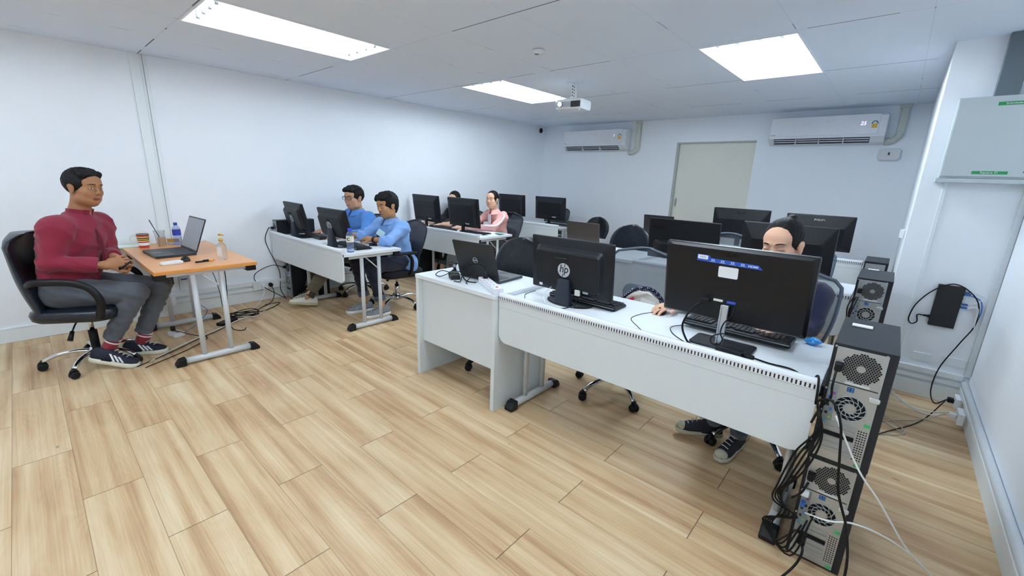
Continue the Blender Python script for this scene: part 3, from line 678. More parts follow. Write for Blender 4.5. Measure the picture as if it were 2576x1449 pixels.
# ================================================================ monitors (screen faces +Y; back seen from -Y)
SCR = mat('screen_glass', '0a0c10', .12, var=0)
MONB = mat('monitor_back', '121419', .45, var=.05, bump=.05, bscale=600, spec=.35)
MONE = mat('monitor_edge', '2a2e37', .35, var=.03)
LOGOS = mat('logo_silver', 'b9bec8', .35, metal=.2, var=.02)
LOGOD = mat('logo_dark', '0b0c10', .3, var=.02)
PORTW = mat('port_white', 'd6d6cc', .5, var=.03)
def rloop(w, h, r, y, cz, n=4): return [(x, y, z + cz) for x, z in rr(w, h, r, n)]
def hp_logo(parent, cx, cz, y, rad, M):
    g = MB().prism([(rad*math.cos(2*PI*k/32), rad*math.sin(2*PI*k/32)) for k in range(32)], 0, .0012, M=M @ TR(cx, y, cz) @ BACKTEXT).build('logo_disc', LOGOS, parent)
    text_mesh('lettering', 'hp', rad*1.55, LOGOD, g, M @ TR(cx, y-.0013, cz+rad*.16) @ BACKTEXT, shear=.18, bold=.0006, sx=.95)
    b = MB().bx(-rad*.05, rad*.05, -.0006, .0006, rad*.5, rad*.99, M=M @ TR(cx+rad*.01, y-.0016, cz) @ rotm(ry=R(14))).bx(-rad*.05, rad*.05, -.0006, .0006, -rad*.99, -rad*.5, M=M @ TR(cx+rad*.01, y-.0016, cz) @ rotm(ry=R(14)))
    b.build('logo_strokes', LOGOD, g)
def monitor(kind, loc, label, w=.55, h=.33, zb=.06, tilt=8, rz=0, base='slab', group='desktop monitors', sticker=False):
    t = thing('monitor', label, 'monitor', loc, R(rz), group)
    M = TR(0, 0, zb + h*.5) @ Matrix.Rotation(-R(tilt) * -1, 4, 'X') @ TR(0, 0, -h*.5)   # tilt top towards -Y
    M = TR(0, 0, zb) @ Matrix.Rotation(R(tilt), 4, 'X')
    a = D.objects.new('x', None); D.objects.remove(a)
    hz = h/2
    mb = MB().loft([rloop(w, h, .006, .012, hz), rloop(w, h, .008, -.008, hz)], sm=False, M=M)
    shellm = BRUSH if kind == 'philips_flat' else MONB
    if kind in ('philips_flat',):
        mb.loft([rloop(w, h, .008, -.008, hz), rloop(w*.99, h*.985, .01, -.014, hz), rloop(w*.955, h*.93, .02, -.024, hz), rloop(w*.945, h*.915, .02, -.0245, hz)], sm=False, M=M)
    elif kind == 'hp':
        mb.loft([rloop(w, h, .008, -.008, hz), rloop(w*.97, h*.955, .01, -.012, hz), rloop(w*.82, h*.74, .025, -.022, hz-.005), rloop(w*.78, h*.62, .022, -.052, hz-.015)], sm=False, M=M)
    elif kind == 'philips':
        mb.loft([rloop(w, h, .008, -.008, hz), rloop(w*.97, h*.95, .01, -.014, hz), rloop(w*.75, h*.50, .02, -.050, hz-.03)], sm=False, M=M)
    elif kind == 'acer':
        mb.loft([rloop(w, h, .008, -.008, hz), rloop(w*.99, h*.98, .01, -.012, hz)], sm=False, M=M)
        mb.loft([rloop(w*.85, h*.34, .03, -.010, hz*.62), rloop(w*.62, h*.22, .03, -.040, hz*.55)], sm=True, M=M)
    else:
        mb.loft([rloop(w, h, .008, -.008, hz), rloop(w*.97, h*.95, .01, -.012, hz), rloop(w*.86, h*.80, .015, -.022, hz), rloop(w*.78, h*.66, .015, -.044, hz-.02)], sm=False, M=M)
    hs = mb.build('housing', shellm, t, bevel=.0025)
    MB().loft([rloop(w-.024, h-.03, .003, .0121, hz), rloop(w-.024, h-.03, .003, .0128, hz)], sm=False, M=M).build('screen', SCR, t)
    if kind == 'hp':
        MB().bx(-w*.36, w*.36, -.044, -.030, h*.765, h*.80, M=M @ TR(0, 0, 0)).build('vent_band', mat('vent_band', '30343c', .6, bump=.8, bscale=900), hs)
        MB().tube([(-.075, -.0535, h*.665), (.075*.15, -.0535, h*.665)], .007, 8, M=M @ TR(-.0, 0, 0)).build('handle_slot', BLKM, hs)
        hp_logo(hs, -.012, h*.46, -.0525, .042, M)
        MB().bx(-w*.30, w*.36, -.045, -.030, h*.10, h*.17, M=M).build('port_bay', BLKM, t)
        if sticker == 'front':
            MB().bx(-w*.35, -w*.31, -.047, -.044, h*.09, h*.17, M=M).build('label', PAPER, t)
            MB().bx(.070, .100, -.062, -.046, h*.05, h*.15, M=M).build('cable_plug', PORTW, t, bevel=.002)
            MB().bx(.115, .15, -.047, -.044, h*.10, h*.15, M=M).build('connector_screws', STEEL, t)
        elif sticker: MB().bx(-.02, .03, -.0545, -.052, h*.20, h*.27, M=M).build('label', PAPER, t)
    elif kind == 'philips_flat':
        MB().prism(rr(.215, .034, .017), -.0005, .0012, M=M @ TR(-.018, -.0248, h*.30) @ BACKTEXT).build('port_bay', BLKM, t)
        c1 = MB().bx(-.065, -.025, -.032, -.0252, h*.285, h*.315, M=M).build('port', PORTW, t, bevel=.002)
        MB().bx(-.008, .028, -.034, -.0252, h*.282, h*.312, M=M).build('port', mat('port_blue', '2f4fae', .4), t, bevel=.002)
        MB().bx(-.112, -.075, -.054, -.0252, h*.275, h*.315, M=M).build('cable_plug', BLK, t, bevel=.003)
        text_mesh('lettering', 'PHILIPS', .024, mat('logo_raised_dark', '0b0c0f', .2), hs, M @ TR(-.02, -.0246, h*.905) @ BACKTEXT, depth=.0018)
        sp = [(-.265+.05, .026), (-.265+.05, -.022), (.215, -.022), (.185, .008), (-.12, .008), (-.13, .026)]
        SB = mat('sticker_blue', '1c50b4', .35, var=.02)
        MS = M @ TR(-.020, -.0247, h*.825) @ rotm(ry=R(1.2)) @ BACKTEXT @ Matrix.Scale(.62, 4)
        st = MB().prism(sp, -.0002, .0010, M=MS).build('sticker', SB, t)
        MB().prism(rr(.07, .030, .006, cx=-.175, cy=.008), .001, .0018, M=MS).build('sticker_corner', PAPER, st)
        text_mesh('lettering', 'PHILIPS', .013, SB, st, MS @ TR(-.175, .008, .0020), depth=.0003)
        text_mesh('lettering', 'HDMI', .021, PAPER, st, MS @ TR(.155, -.008, .0014), depth=.0003, bold=.0004, sx=1.2)
        for i, q in enumerate((-.105, -.04, .025, .09)):
            MB().prism(rr(.022, .013, .003, cx=q, cy=-.004), .001, .0016, M=MS).prism(rr(.04, .0025, .001, cx=q, cy=-.016), .001, .0016, M=MS).build('sticker_icon', mat('sticker_icon', 'b9cdf0', .4), st)
            MB().prism(rr(.010, .006, .002, cx=q, cy=-.004), .0015, .0019, M=MS).build('icon_core', SB, st)
        MB().prism(rr(.080, .050, .006), -.0003, .0010, M=M @ TR(-.018, -.0248, h*.685) @ BACKTEXT).build('label', PAPER, t)
    elif kind == 'philips':
        text_mesh('lettering', 'PHILIPS', .030, mat('logo_raised_dark', '0b0c0f', .2), hs, M @ TR(.0, -.028, h*.865) @ rotm(rx=-R(28)) @ BACKTEXT, depth=.0015)
        MB().bx(-w*.38, w*.36, -.0515, -.040, h*.645, h*.665, M=M).build('groove', BLKM, hs)
        MB().bx(-w*.32, w*.32, -.0505, -.046, h*.09, h*.30, M=M).build('rear_cover', MONB, hs, bevel=.003)
    elif kind == 'acer':
        text_mesh('lettering', 'acer', .055, LOGOD, hs, M @ TR(-w*.37, -.0135, h*.80) @ BACKTEXT, depth=.0015, bold=.0015, sx=1.15)
    else:
        MB().bx(-w*.385, w*.385, -.0455, -.038, h*.60, h*.615, M=M).build('groove', BLKM, hs)
        MB().bx(-w*.33, w*.36, -.046, -.035, h*.11, h*.19, M=M).build('port_bay', BLKM, t)
        MB().bx(w*.13, w*.20, -.0485, -.044, h*.125, h*.165, M=M).bx(w*.205, w*.25, -.048, -.044, h*.125, h*.165, M=M).build('connector', mat('connector_pale', 'a9acb4', .4), t)
    # stand
    if base == 'wedge':
        n = MB().loft([[(x, y, z) for x, y in rr(a, b, .012, 4, 0, cy)] for a, b, cy, z in ((.105, .06, -.065, .010), (.100, .055, -.068, .045), (.088, .03, -.076, zb+.05), (.076, .022, -.080, zb+.095))]).build('stand_neck', mat('stand_navy_black', '1b222f', .4, var=.04), t, bevel=.002)
        MB().prism([(x, y) for x, y in [(.15*math.cos(2*PI*k/32), .10*math.sin(2*PI*k/32)) for k in range(32)]], 0, .010).build('stand_base', BLKG, t, bevel=.003)
    elif base == 'bar':
        MB().bx(-.026, .006, -.060, -.048, .012, zb+.085).bx(-.026, -.020, -.066, -.060, .012, zb+.085).bx(.000, .006, -.066, -.060, .012, zb+.085).build('stand_neck', mat('alu_stand', 'bfc6cf', .25, metal=.6), t, bevel=.0015)
        MB().prism(rr(.26, .15, .02, cy=-.035), 0, .010).build('stand_base', BLKG, t, bevel=.003)
    else:
        MB().bx(-.026, .026, -.035, -.018, .008, zb+.09).build('stand_neck', BLK, t, bevel=.003)
        MB().prism([(.115*math.cos(2*PI*k/32), .08*math.sin(2*PI*k/32)) for k in range(32)], 0, .010).build('stand_base', BLKG, t, bevel=.003)
    return t
DZT = .7452
monitor('hp', (-1.352, 2.07, DZT), 'black monitor with a round silver logo on the front right desk', .555, .325, .060, 5, 0, 'wedge', sticker='front')
monitor('philips_flat', (-.478, 2.055, DZT), 'large black monitor with a blue feature sticker in front of the seated woman', .60, .35, .108, 9, 0, 'bar')
monitor('hp', (-4.855, 1.985, DZT), 'black monitor with round logo in front of the man with glasses, nearest the wall', .53, .305, .075, 13, -3, 'wedge')
monitor('hp', (-4.055, 2.01, DZT), 'black monitor with round logo and white label beside the water bottle', .52, .285, .085, 13, 2, 'wedge', sticker=True)
monitor('plain', (-4.86, 3.72, DZT), 'black monitor of the woman in black, left of the pair in the second row', .60, .36, .085, 7, -2, 'round')
monitor('plain', (-4.10, 3.72, DZT), 'black monitor in front of the woman in the pink jacket', .59, .36, .085, 7, -2, 'round')
monitor('plain', (-4.89, 5.52, DZT), 'black monitor on the far left desk, the left of two', .58, .35, .09, 4, 0, 'round')
monitor('plain', (-4.08, 5.52, DZT), 'black monitor on the far left desk, the right of two', .58, .35, .09, 4, 0, 'round')
monitor('acer', (-1.33, 3.74, DZT), 'black monitor with glossy lettering in its upper left corner, second row', .60, .35, .06, 5, 0, 'round')
monitor('philips', (-.565, 3.73, DZT), 'black monitor standing directly behind the seated woman\'s head', .60, .35, .10, 6, 0, 'round')
monitor('philips', (-1.33, 5.52, DZT), 'black lettered monitor at the back in front of the door', .60, .35, .105, 5, 0, 'round')
monitor('philips', (-.575, 5.52, DZT), 'black lettered monitor at the back, below the large air conditioner', .60, .36, .085, 5, 0, 'round')

# ================================================================ keyboards, mice
def keydeck(xs, ys, H, z0):
    vs, fs = [], []; nx, ny = len(xs)-1, len(ys)-1
    def hh(i, j): return H(i, j) if 0 <= i < nx and 0 <= j < ny else z0
    for i in range(nx):
        for j in range(ny):
            h = hh(i, j); o = len(vs); e = .0008 if h > z0 + 1e-6 else 0
            vs += [(xs[i]+e, ys[j]+e, h), (xs[i+1]-e, ys[j]+e, h), (xs[i+1]-e, ys[j+1]-e, h), (xs[i]+e, ys[j+1]-e, h)]
            fs.append((o, o+1, o+2, o+3))
            if e:
                o2 = len(vs); vs += [(xs[i], ys[j], z0), (xs[i+1], ys[j], z0), (xs[i+1], ys[j+1], z0), (xs[i], ys[j+1], z0)]
                for k in range(4): fs.append((o2+k, o2+(k+1) % 4, o+(k+1) % 4, o+k))
    me = bmesh.new()
    for v in vs: me.verts.new(v)
    me.verts.ensure_lookup_table()
    for f in fs: me.faces.new([me.verts[i] for i in f])
    bmesh.ops.remove_doubles(me, verts=me.verts, dist=1e-5)
    mb = MB(); me.verts.index_update(); mb.add([v.co.copy() for v in me.verts], [[v.index for v in f.verts] for f in me.faces]); me.free()
    return mb
def breaks(n, k, g, x0):
    out = [x0]; x = x0
    for i in range(n): out += [x + k]; x += k; out += [x + g]; x += g
    return out[:-1]
def keyboard(loc, label, rz=180, big=1.0, group='black keyboards', tiltz=0):
    t = thing('keyboard', label, 'keyboard', loc, R(rz), group)
    W, Dp = .455*big, .158*big
    prof = rr(W, Dp, .014, 4)
    MB().loft([[(x, y, .0035) for x, y in prof], [(x, y, .012 + (.010 if y > 0 else 0)) for x, y in prof], [(x*.985, y*.95, .016 + (.010 if y > 0 else 0)) for x, y in prof]], sm=False).build('keyboard_case', BLK, t, bevel=.0015)
    MB().bx(-W/2+.004, W/2-.004, Dp/2-.006, Dp/2+.001, .0145, .0185).build('trim_line', mat('kb_silver_line', '8e949c', .35, metal=.5), t)
    xs = breaks(15, .0168, .0022, -.222) + [ .072+.0+ .0] if 0 else breaks(22, .0172*big, .0027*big, -.217*big)
    ys = breaks(6, .0172*big, .0028*big, -.061*big)
    def H(i, j):
        if i % 2 or j % 2: return .019
        k = i//2; r_ = j//2
        if k in (15,) and True: return .019
        if 16 <= k <= 17 and r_ in (1, 3): return .019 if k == 16 and r_ == 1 else .0265
        return .0265 if not (r_ == 5 and k in (1, 6, 11)) else .019
    kd = keydeck(xs, ys, H, .0165)
    kd.v = [(x, y, z + (y+.06)*.055) for x, y, z in kd.v]
    kd.build('keys', KEYM, t)
    return t
keyboard((-1.30, 2.175, DZT), 'black keyboard partly under the front monitor with the round silver logo', 180)
kb = keyboard((-.475, 2.235, DZT+.012), 'black keyboard propped behind the large monitor with the blue sticker', 180, 1.05)
keyboard((-4.72, 2.12, DZT), 'black keyboard in front of the man with glasses', 176)
keyboard((-3.93, 2.10, DZT), 'black keyboard beside the water bottle on the men\'s desk', 176)
keyboard((-4.66, 3.83, DZT), 'black keyboard at the left monitor of the second left desk', 180)
keyboard((-3.98, 3.80, DZT), 'black keyboard before the woman in the pink jacket', 180)
keyboard((-3.98, 5.62, DZT), 'black keyboard at the right end of the far left desk', 180)
def mouse(loc, label, rz=180, group='computer mice'):
    t = thing('mouse', label, 'mouse', loc, R(rz), group)
    secs = []
    for i in range(9):
        q = i/8; y = -.052 + .104*q; wv = .031*math.sqrt(max(.04, 1-(2*q-1)**4)); hv = .006 + .030*math.sin(PI*min(1, q*.9+.08))**.8
        secs.append([(wv*math.cos(a), y, max(0, hv*math.sin(a))) for a in [PI*k/8 for k in range(9)]] + [(-wv*.9, y, 0), (wv*.9, y, 0)])
    MB().loft(secs).build('shell', BLK, t)
    MB().cyl((-.004, .026, .032), (.004, .026, .032), .007).build('wheel', BLKG, t)
    return t
mouse((-.885, 2.29, DZT), 'black mouse under the hand of the woman at the large monitor', 190)
mouse((-4.555, 2.10, DZT), 'black mouse between the two men\'s monitors', 180)
mouse((-4.34, 3.74, DZT), 'black mouse under the hand of the woman in pink', 180)
mouse((-4.08, .77, .7398), 'black mouse beside the teacher\'s laptop', -100)

# ================================================================ laptops (keyboard side +Y, lid back seen from -Y)
def laptop(loc, label, rz=0, w=.38, dp=.255, lidh=.245, openang=105, lidm=None, logo='', screen_on=False, deckm=None, group='laptops'):
    t = thing('laptop', label, 'laptop', loc, R(rz), group)
    lidm = lidm or BLKM; deckm = deckm or mat('laptop_deck', '2b2f37', .4)
    MB().prism(rr(w, dp, .012, 4, 0, dp/2), .002, .019).build('laptop_base', deckm, t, bevel=.002)
    xs = breaks(15, .0165*w/.38*1.14, .0030, -.148*w/.38*1.0); ys = breaks(6, .0155, .003, .03)
    kd = keydeck(xs, ys, lambda i, j: .0190 if (i % 2 or j % 2) else .0212, .0190)
    mx = (min(v[0] for v in kd.v)+max(v[0] for v in kd.v))/2; kd.v = [(x-mx, y, z) for x, y, z in kd.v]
    kd.build('keys', KEYM, t)
    MB().bx(-.052, .052, dp-.085, dp-.015, .0188, .0194).build('touchpad', mat('touchpad_grey', '3a3e46', .3), t)
    M = TR(0, .004, .018) @ Matrix.Rotation(R(90-openang) * -1, 4, 'X')
    ld = MB().loft([rloop(w, lidh, .010, .003, lidh/2), rloop(w, lidh, .010, -.005, lidh/2)], sm=False, M=M).build('lid', lidm, t, bevel=.0015)
    MB().loft([rloop(w-.018, lidh-.030, .003, .0031, lidh/2+.004), rloop(w-.018, lidh-.030, .003, .0036, lidh/2+.004)], sm=False, M=M).build('screen', (screen_on or SCR), ld)
    MB().cyl((-w*.32, 0, .016), (w*.32, 0, .016), .0085).build('hinge', BLK, t)
    if logo == 'DELL':
        ring = [(.020*math.cos(2*PI*k/24), -.0057, lidh*.5+.020*math.sin(2*PI*k/24)) for k in range(24)]
        g = MB().tube(ring, .0018, 6, closed=True, M=M).build('logo_ring', LOGOS, ld)
        text_mesh('lettering', 'DELL', .014, LOGOS, g, M @ TR(0, -.0056, lidh*.5) @ BACKTEXT, sx=1.1, bold=.0003)
    elif logo == 'hp': hp_logo(ld, 0, lidh*.22, -.0052, .013, M)
    return t
laptop((-2.045, 1.99, .7702), 'black laptop with a ring-shaped lid logo on the front panel-end desk', 4, .36, .265, .262, 108, mat('lid_black_soft', '1d2024', .5, var=.05), 'DELL')
laptop((-2.33, 3.74, .7702), 'bronze-grey laptop with a small round logo in the second row', -4, .40, .26, .262, 98, mat('lid_bronze', '5a5654', .32, metal=.5, var=.04), 'hp')
laptop((-2.28, 5.47, .7702), 'dark laptop at the back beside the door', 0, .40, .26, .262, 98, mat('lid_dark', '24262b', .35, var=.03))
SON = mat('screen_on', '5d636e', .3, var=0, emit=.14, ecol=(.62, .66, .74))
lp = laptop((-4.50, .885, .7398), 'black gaming laptop with its grey screen lit on the teacher\'s table', 180+3, .41, .275, .290, 110, mat('lid_black', '15171c', .4), '', SON)
# ================================================================ computer towers (rear panel faces -Y)
DARKHOLE = mat('vent_black', '08090b', .9, var=0)
def hexes(mb, cx, cz, rad, pitch, hr, y, inner=0):
    n = int(rad/pitch)+2
    for i in range(-n, n+1):
        for j in range(-n, n+1):
            x = pitch*(i + (.5 if j % 2 else 0)); z = pitch*.866*j; q = math.hypot(x, z)
            if q > rad or q < inner: continue
            mb.add([(cx+x+hr*math.cos(PI/3*k+PI/6), y, cz+z+hr*math.sin(PI/3*k+PI/6)) for k in range(6)], [tuple(range(6))])
def tower(x0, y0, z0, label, h=.465, w=.178, dp=.43, detail=True, group='computer towers', rz=0):
    t = thing('computer_tower', label, 'computer', (x0+w/2, y0, z0), rz, group)
    MB().prism(rr(w, dp, .003, 2, 0, dp/2), .004, h-.001).build('case', BLKS, t, bevel=.002)
    for sx in (-.06, .06):
        for sy in (.05, dp-.05): MB().bx(sx-.012, sx+.012, sy-.012, sy+.012, 0, .004).build('foot', BLKM, t)
    if not detail:
        MB().bx(-w/2+.012, w/2-.02, -.001, 0, .02, h-.02).build('rear_panel', STEEL, t); return t
    Y = -.0015
    p = MB().bx(-w/2+.012, w/2-.024, Y, .002, .012, h-.012).build('rear_panel', STEEL, t, bevel=.001)
    # power-supply honeycomb
    mb = MB(); hexes(mb, .0, h-.078, .054, .0077, .0037, Y-.0006, .013); mb.build('power_vent', DARKHOLE, p)
    MB().cyl((0, Y-.0004, h-.078), (0, Y-.001, h-.078), .013).build('vent_hub', STEEL, p)
    k = MB().prism(rr(.024, .034, .004), 0, .003, M=TR(-.062, Y, h-.085) @ BACKTEXT).build('power_socket', BLK, p)
    MB().loft([[(x-.062, -.004, z+h-.082) for x, z in rr(.024, .030, .005)], [(x-.062, -.030, z+h-.084) for x, z in rr(.020, .026, .006)]], sm=True).build('power_plug', BLK, k)
    # seams and raised ledge
    MB().bx(-w/2+.012, w/2-.03, Y-.0012, Y+.0005, h-.148, h-.145).build('panel_seam', BLKM, p)
    MB().bx(-.035, .035, Y-.0008, Y+.0005, h-.142, h-.134).build('label_strip', mat('label_pale', 'cdd2d3', .5), p)
    MB().bx(-.024, -.004, Y-.0008, Y+.0005, h-.170, h-.152).build('system_sticker', mat('sticker_navy', '15254a', .4), p)
    mb = MB()
    for (a, b) in ((-.0225, -.0152), (-.0128, -.0055)):
        for (c, d_) in ((h-.1685, h-.1622), (h-.1602, h-.1535)): mb.bx(a, b, Y-.0012, Y-.0006, c, d_)
    mb.build('sticker_panes', mat('sticker_pane_blue', '3c79c8', .4), p)
    # case fan: rings and swirled spokes over a dark disc
    fz, fx, fr = h-.232, -.004, .046
    f = MB().cyl((fx, Y-.0002, fz), (fx, Y-.0009, fz), fr, seg=32).build('fan_opening', DARKHOLE, p)
    mb = MB()
    for q in (.40, .68, 1.0): mb.tube([(fx+fr*q*math.cos(2*PI*k/36), Y-.0015, fz+fr*q*math.sin(2*PI*k/36)) for k in range(36)], .0016, 5, closed=True)
    for s in range(12):
        a0 = 2*PI*s/12; mb.tube([(fx+fr*q*math.cos(a0+1.1*(q-.35)), Y-.0015, fz+fr*q*math.sin(a0+1.1*(q-.35))) for q in (.36, .5, .65, .8, 1.0)], .0015, 5)
    mb.cyl((fx, Y-.001, fz), (fx, Y-.002, fz), fr*.36, seg=20)
    mb.build('fan_guard', STEEL, f)
    # ports column
    io = MB().bx(-w/2+.014, -w/2+.042, Y-.002, Y, h-.31, h-.155).build('port_plate', mat('port_plate_grey', '8f979b', .4, metal=.4), p, bevel=.001)
    cols = ['2f8f5b', '8a4a8f', '2b57b5', '111216', '111216', '3f78c0', '111216', '8fc26b', '4aa0c8']
    for i, c in enumerate(cols):
        MB().bx(-w/2+.018+(i % 2)*.011, -w/2+.026+(i % 2)*.011, Y-.004, Y-.0015, h-.178-.016*i, h-.168-.016*i).build('port', mat('port_'+c, c, .5, var=0), io)
    MB().loft([[(x+.055, Y-.0005, z+h-.178) for x, z in rr(.034, .022, .007)], [(x+.055, Y-.006, z+h-.178) for x, z in rr(.028, .016, .006)]], sm=False).build('lock_latch', mat('latch_silver', 'cfd4d6', .25, metal=.6), p, bevel=.002)
    # expansion slots
    for i in range(6):
        z = .045 + .021*i
        s = MB().bx(-w/2+.022, .028, Y-.003, Y, z, z+.017).build('expansion_slot', mat('slot_cover', 'a7adb1', .35, metal=.6) if i not in (3,) else DARKHOLE, p, bevel=.001)
    MB().bx(.030, w/2-.026, Y-.001, Y, .02, .20).build('side_vent_plate', STEEL, p)
    mb = MB()
    for i in range(4):
        for j in range(13): mb.add([(.036+.0072*i+.0026*math.cos(2*PI*k/8), Y-.0015, .045+.0095*j+.0026*math.sin(2*PI*k/8)) for k in range(8)], [tuple(range(8))])
    mb.build('side_vent_holes', DARKHOLE, p)
    G = mat('clip_green', '2fa35a', .4)
    for z in (.024, .185): MB().bx(.045, .062, Y-.004, Y, z-.005, z+.006).build('green_clip', G, p, bevel=.001)
    for (sx, szz) in ((-w/2+.008, h-.012), (w/2-.03, h-.012), (-w/2+.007, h*.62), (-w/2+.007, .2)):
        MB().cyl((sx, .0, szz), (sx, Y-.0025, szz), .0035, seg=10).build('screw', STEEL, p)
    return t
HT = .463
tower(-.077, 1.86, .0, 'lower computer tower of the front stack beside the right desk', HT)
tower(-.075, 1.85, HT, 'upper computer tower of the front stack, level with the desk top', HT)
t = tag(MB().bx(-.045, .02, 2.13, 2.165, 2*HT, 2*HT+.006).build('label_tag', PAPER, bevel=.002), 'narrow white tag lying on top of the front computer tower', 'tag')
tower(-.105, 3.48, .0, 'lower computer tower of the stack at the second right desk', .458)
tower(-.105, 3.47, .458, 'upper computer tower of the stack at the second right desk', .458)
t = tag(MB().bx(-.07, -.01, 3.86, 3.885, .916, .922).build('label_tag', PAPER, bevel=.002), 'narrow white tag lying on top of the second-row computer tower', 'tag')
tower(-.135, 5.28, .0, 'lower computer tower of the stack at the rearmost right desk', .40, detail=False)
tower(-.135, 5.27, .40, 'dark top of the computer stack at the rearmost right desk', .40, detail=False)
# desktop lying on the men's desk by the wall and towers under the left desks
def desktop_flat():
    t = thing('desktop_computer', 'black desktop computer lying flat behind the monitor nearest the left wall', 'computer', (-5.182, 1.835, .7452), 0)
    MB().bx(-.055, .055, 0, .42, 0, .160).build('case', BLKS, t, bevel=.002)
    p = MB().bx(-.050, .050, -.002, .002, .006, .152).build('rear_panel', STEEL, t)
    mb = MB(); hexes(mb, .0, .095, .036, .009, .0036, -.0026); mb.build('power_vent', DARKHOLE, p)
    MB().bx(-.04, .04, -.004, -.002, .015, .035).build('expansion_slot', mat('slot_cover', 'a7adb1', .35, metal=.6), p)
    MB().bx(-.045, -.025, -.03, -.002, .06, .085).build('power_plug', BLK, p, bevel=.003)
tower(-5.19, 1.90, 0, 'black computer tower under the men\'s desk against the wall', .45, group='towers under the left desks')
desktop_flat()
tower(-5.19, 3.62, 0, 'black computer tower under the second left desk against the wall', .45, group='towers under the left desks')

# ================================================================ things on the teacher's table
TZ = .7398
t = thing('mug', 'striped red, yellow and brown mug with white handle on the teacher\'s table', 'mug', (-4.96, .655, TZ)); t.scale = (1.1, 1.1, 1.1)
CM = [mat('mug_red', 'c24a35', .3), mat('mug_yellow', 'ecd98a', .3), mat('mug_brown', '4e3a22', .3), mat('mug_white', 'e9ebea', .25)]
prof = [(.030, 0, 0), (.033, .006, 0), (.0375, .052, 0), (.038, .060, 1), (.0388, .068, 2), (.0392, .073, 1), (.0395, .083, 2), (.04, .090, 1), (.0405, .095, 0), (.041, .103, 0), (.0412, .110, 2), (.041, .112, 3), (.038, .112, 3), (.036, .02, 3), (.001, .015, 3)]
mb = MB(); sg = 32
for i in range(len(prof)-1):
    (r0, z0, c0), (r1, z1, _) = prof[i], prof[i+1]
    vs = [(r0*math.cos(2*PI*k/sg), r0*math.sin(2*PI*k/sg), z0) for k in range(sg)] + [(r1*math.cos(2*PI*k/sg), r1*math.sin(2*PI*k/sg), z1) for k in range(sg)]
    mb.add(vs, [(k, (k+1) % sg, sg+(k+1) % sg, sg+k) for k in range(sg)], _ if i else 0, True)
bm_ = mb.build('cup', CM, t)
bmx = bmesh.new(); bmx.from_mesh(bm_.data); bmesh.ops.remove_doubles(bmx, verts=bmx.verts, dist=1e-6); bmx.to_mesh(bm_.data); bmx.free()
MB().tube(catmull([(-.010, -.036, .095), (-.02, -.065, .098), (-.025, -.078, .065), (-.02, -.062, .035), (-.010, -.034, .03)], 6), .0045, 8).build('handle', CM[3], t)
GLASS = mat('clear_plastic', 'f1f4f6', .08, trans=.92, ior=1.07, var=0)
t = thing('drink_cup', 'clear takeaway cup with a black straw on the teacher\'s table', 'cup', (-5.03, .785, TZ))
MB().lathe([(.028, .01), (.040, .125), (.043, .128), (.043, .135), (.039, .133), (.027, .012)], 24).build('cup_body', GLASS, t)
MB().tube([(.012, .012, .02), (-.010, -.055, .235)], .0035, 8).build('straw', BLKG, t)
t = tag(MB().loft([[(x, y, 0) for x, y in rr(.052, .052, .006)], [(x*1.25, y*1.25, .08) for x, y in rr(.045, .045, .006)]], sm=False).build('paper_pot', mat('kraft_brown', '9c8468', .7), loc=(-4.955, .785, TZ)), 'brown kraft-paper pot in front of the clear cup', 'pot')
t = thing('small_box', 'small yellow and white box beside the brown pot', 'box', (-5.06, .885, TZ), R(4))
MB().bx(-.03, .03, -.04, .04, 0, .02).build('lower_carton', mat('box_white_blue', 'c9cede', .5), t, bevel=.001)
MB().bx(-.03, .03, -.04, .035, .0205, .05).build('upper_carton', mat('box_ochre', 'c99a3c', .5), t, bevel=.001)
WATER = mat('bottle_blue_clear', 'c6d3f2', .08, trans=.85, ior=1.15, var=0)
CAPB = mat('cap_blue', '1c3c9c', .35)
def bottle(loc, label, cm, lm, txt=None, rz=0, h=1.0):
    t = thing('water_bottle', label, 'bottle', loc, rz, 'plastic water bottles')
    k = h
    MB().lathe([(.022, 0), (.031, .004), (.032, .02), (.030, .028), (.032, .036), (.032, .085), (.0305, .09), (.0325, .10), (.0325, .15), (.029, .168), (.016, .186), (.0125, .192), (.0125, .20)], 28, M=Matrix.Scale(k, 4, (0, 0, 1))).build('bottle_body', WATER, t)
    MB().lathe([(.0145, .192*k), (.0152, .196*k), (.0152, .216*k), (.013, .218*k), (.001, .218*k)], 24).build('cap', cm, t)
    lb = MB()
    for i in range(17):
        pass
    n = 24; z0, z1 = .095*k, .148*k; vs = []
    for z in (z0, z1): vs += [(.0332*math.cos(2*PI*i/n), .0332*math.sin(2*PI*i/n), z) for i in range(n)]
    l = MB().add(vs, [(i, (i+1) % n, n+(i+1) % n, n+i) for i in range(n)], 0, True).build('label_band', lm, t)
    return t, l
bottle((-4.98, .905, TZ), 'blue-capped water bottle with a dark blue label on the teacher\'s table', CAPB, mat('label_royal', '2a3f9e', .4), h=.95)
t2, l2 = bottle((-3.66, 1.92, DZT), 'clear water bottle with blue cap and white label at the corner of the men\'s desk', mat('cap_bright_blue', '1d3fd0', .35), mat('label_white_yellow', 'e3e2cf', .5))
text_mesh('lettering', 'C', .040, mat('ink_black', '15171d', .5), l2, TR(.0205, -.0275, .122, rz=R(38)) @ BACKTEXT, bold=.0012)
t = thing('sanitizer_bottle', 'clear pump bottle of hand gel with a yellow pump on the teacher\'s table', 'bottle', (-3.99, 1.0, TZ), R(20))
MB().loft([[(x*k, y*k, z) for x, y in rr(.075, .042, .018, 6)] for z, k in ((0, .86), (.006, 1), (.10, 1), (.118, .9), (.130, .5), (.134, .32), (.146, .32))]).build('bottle_body', GLASS, t)
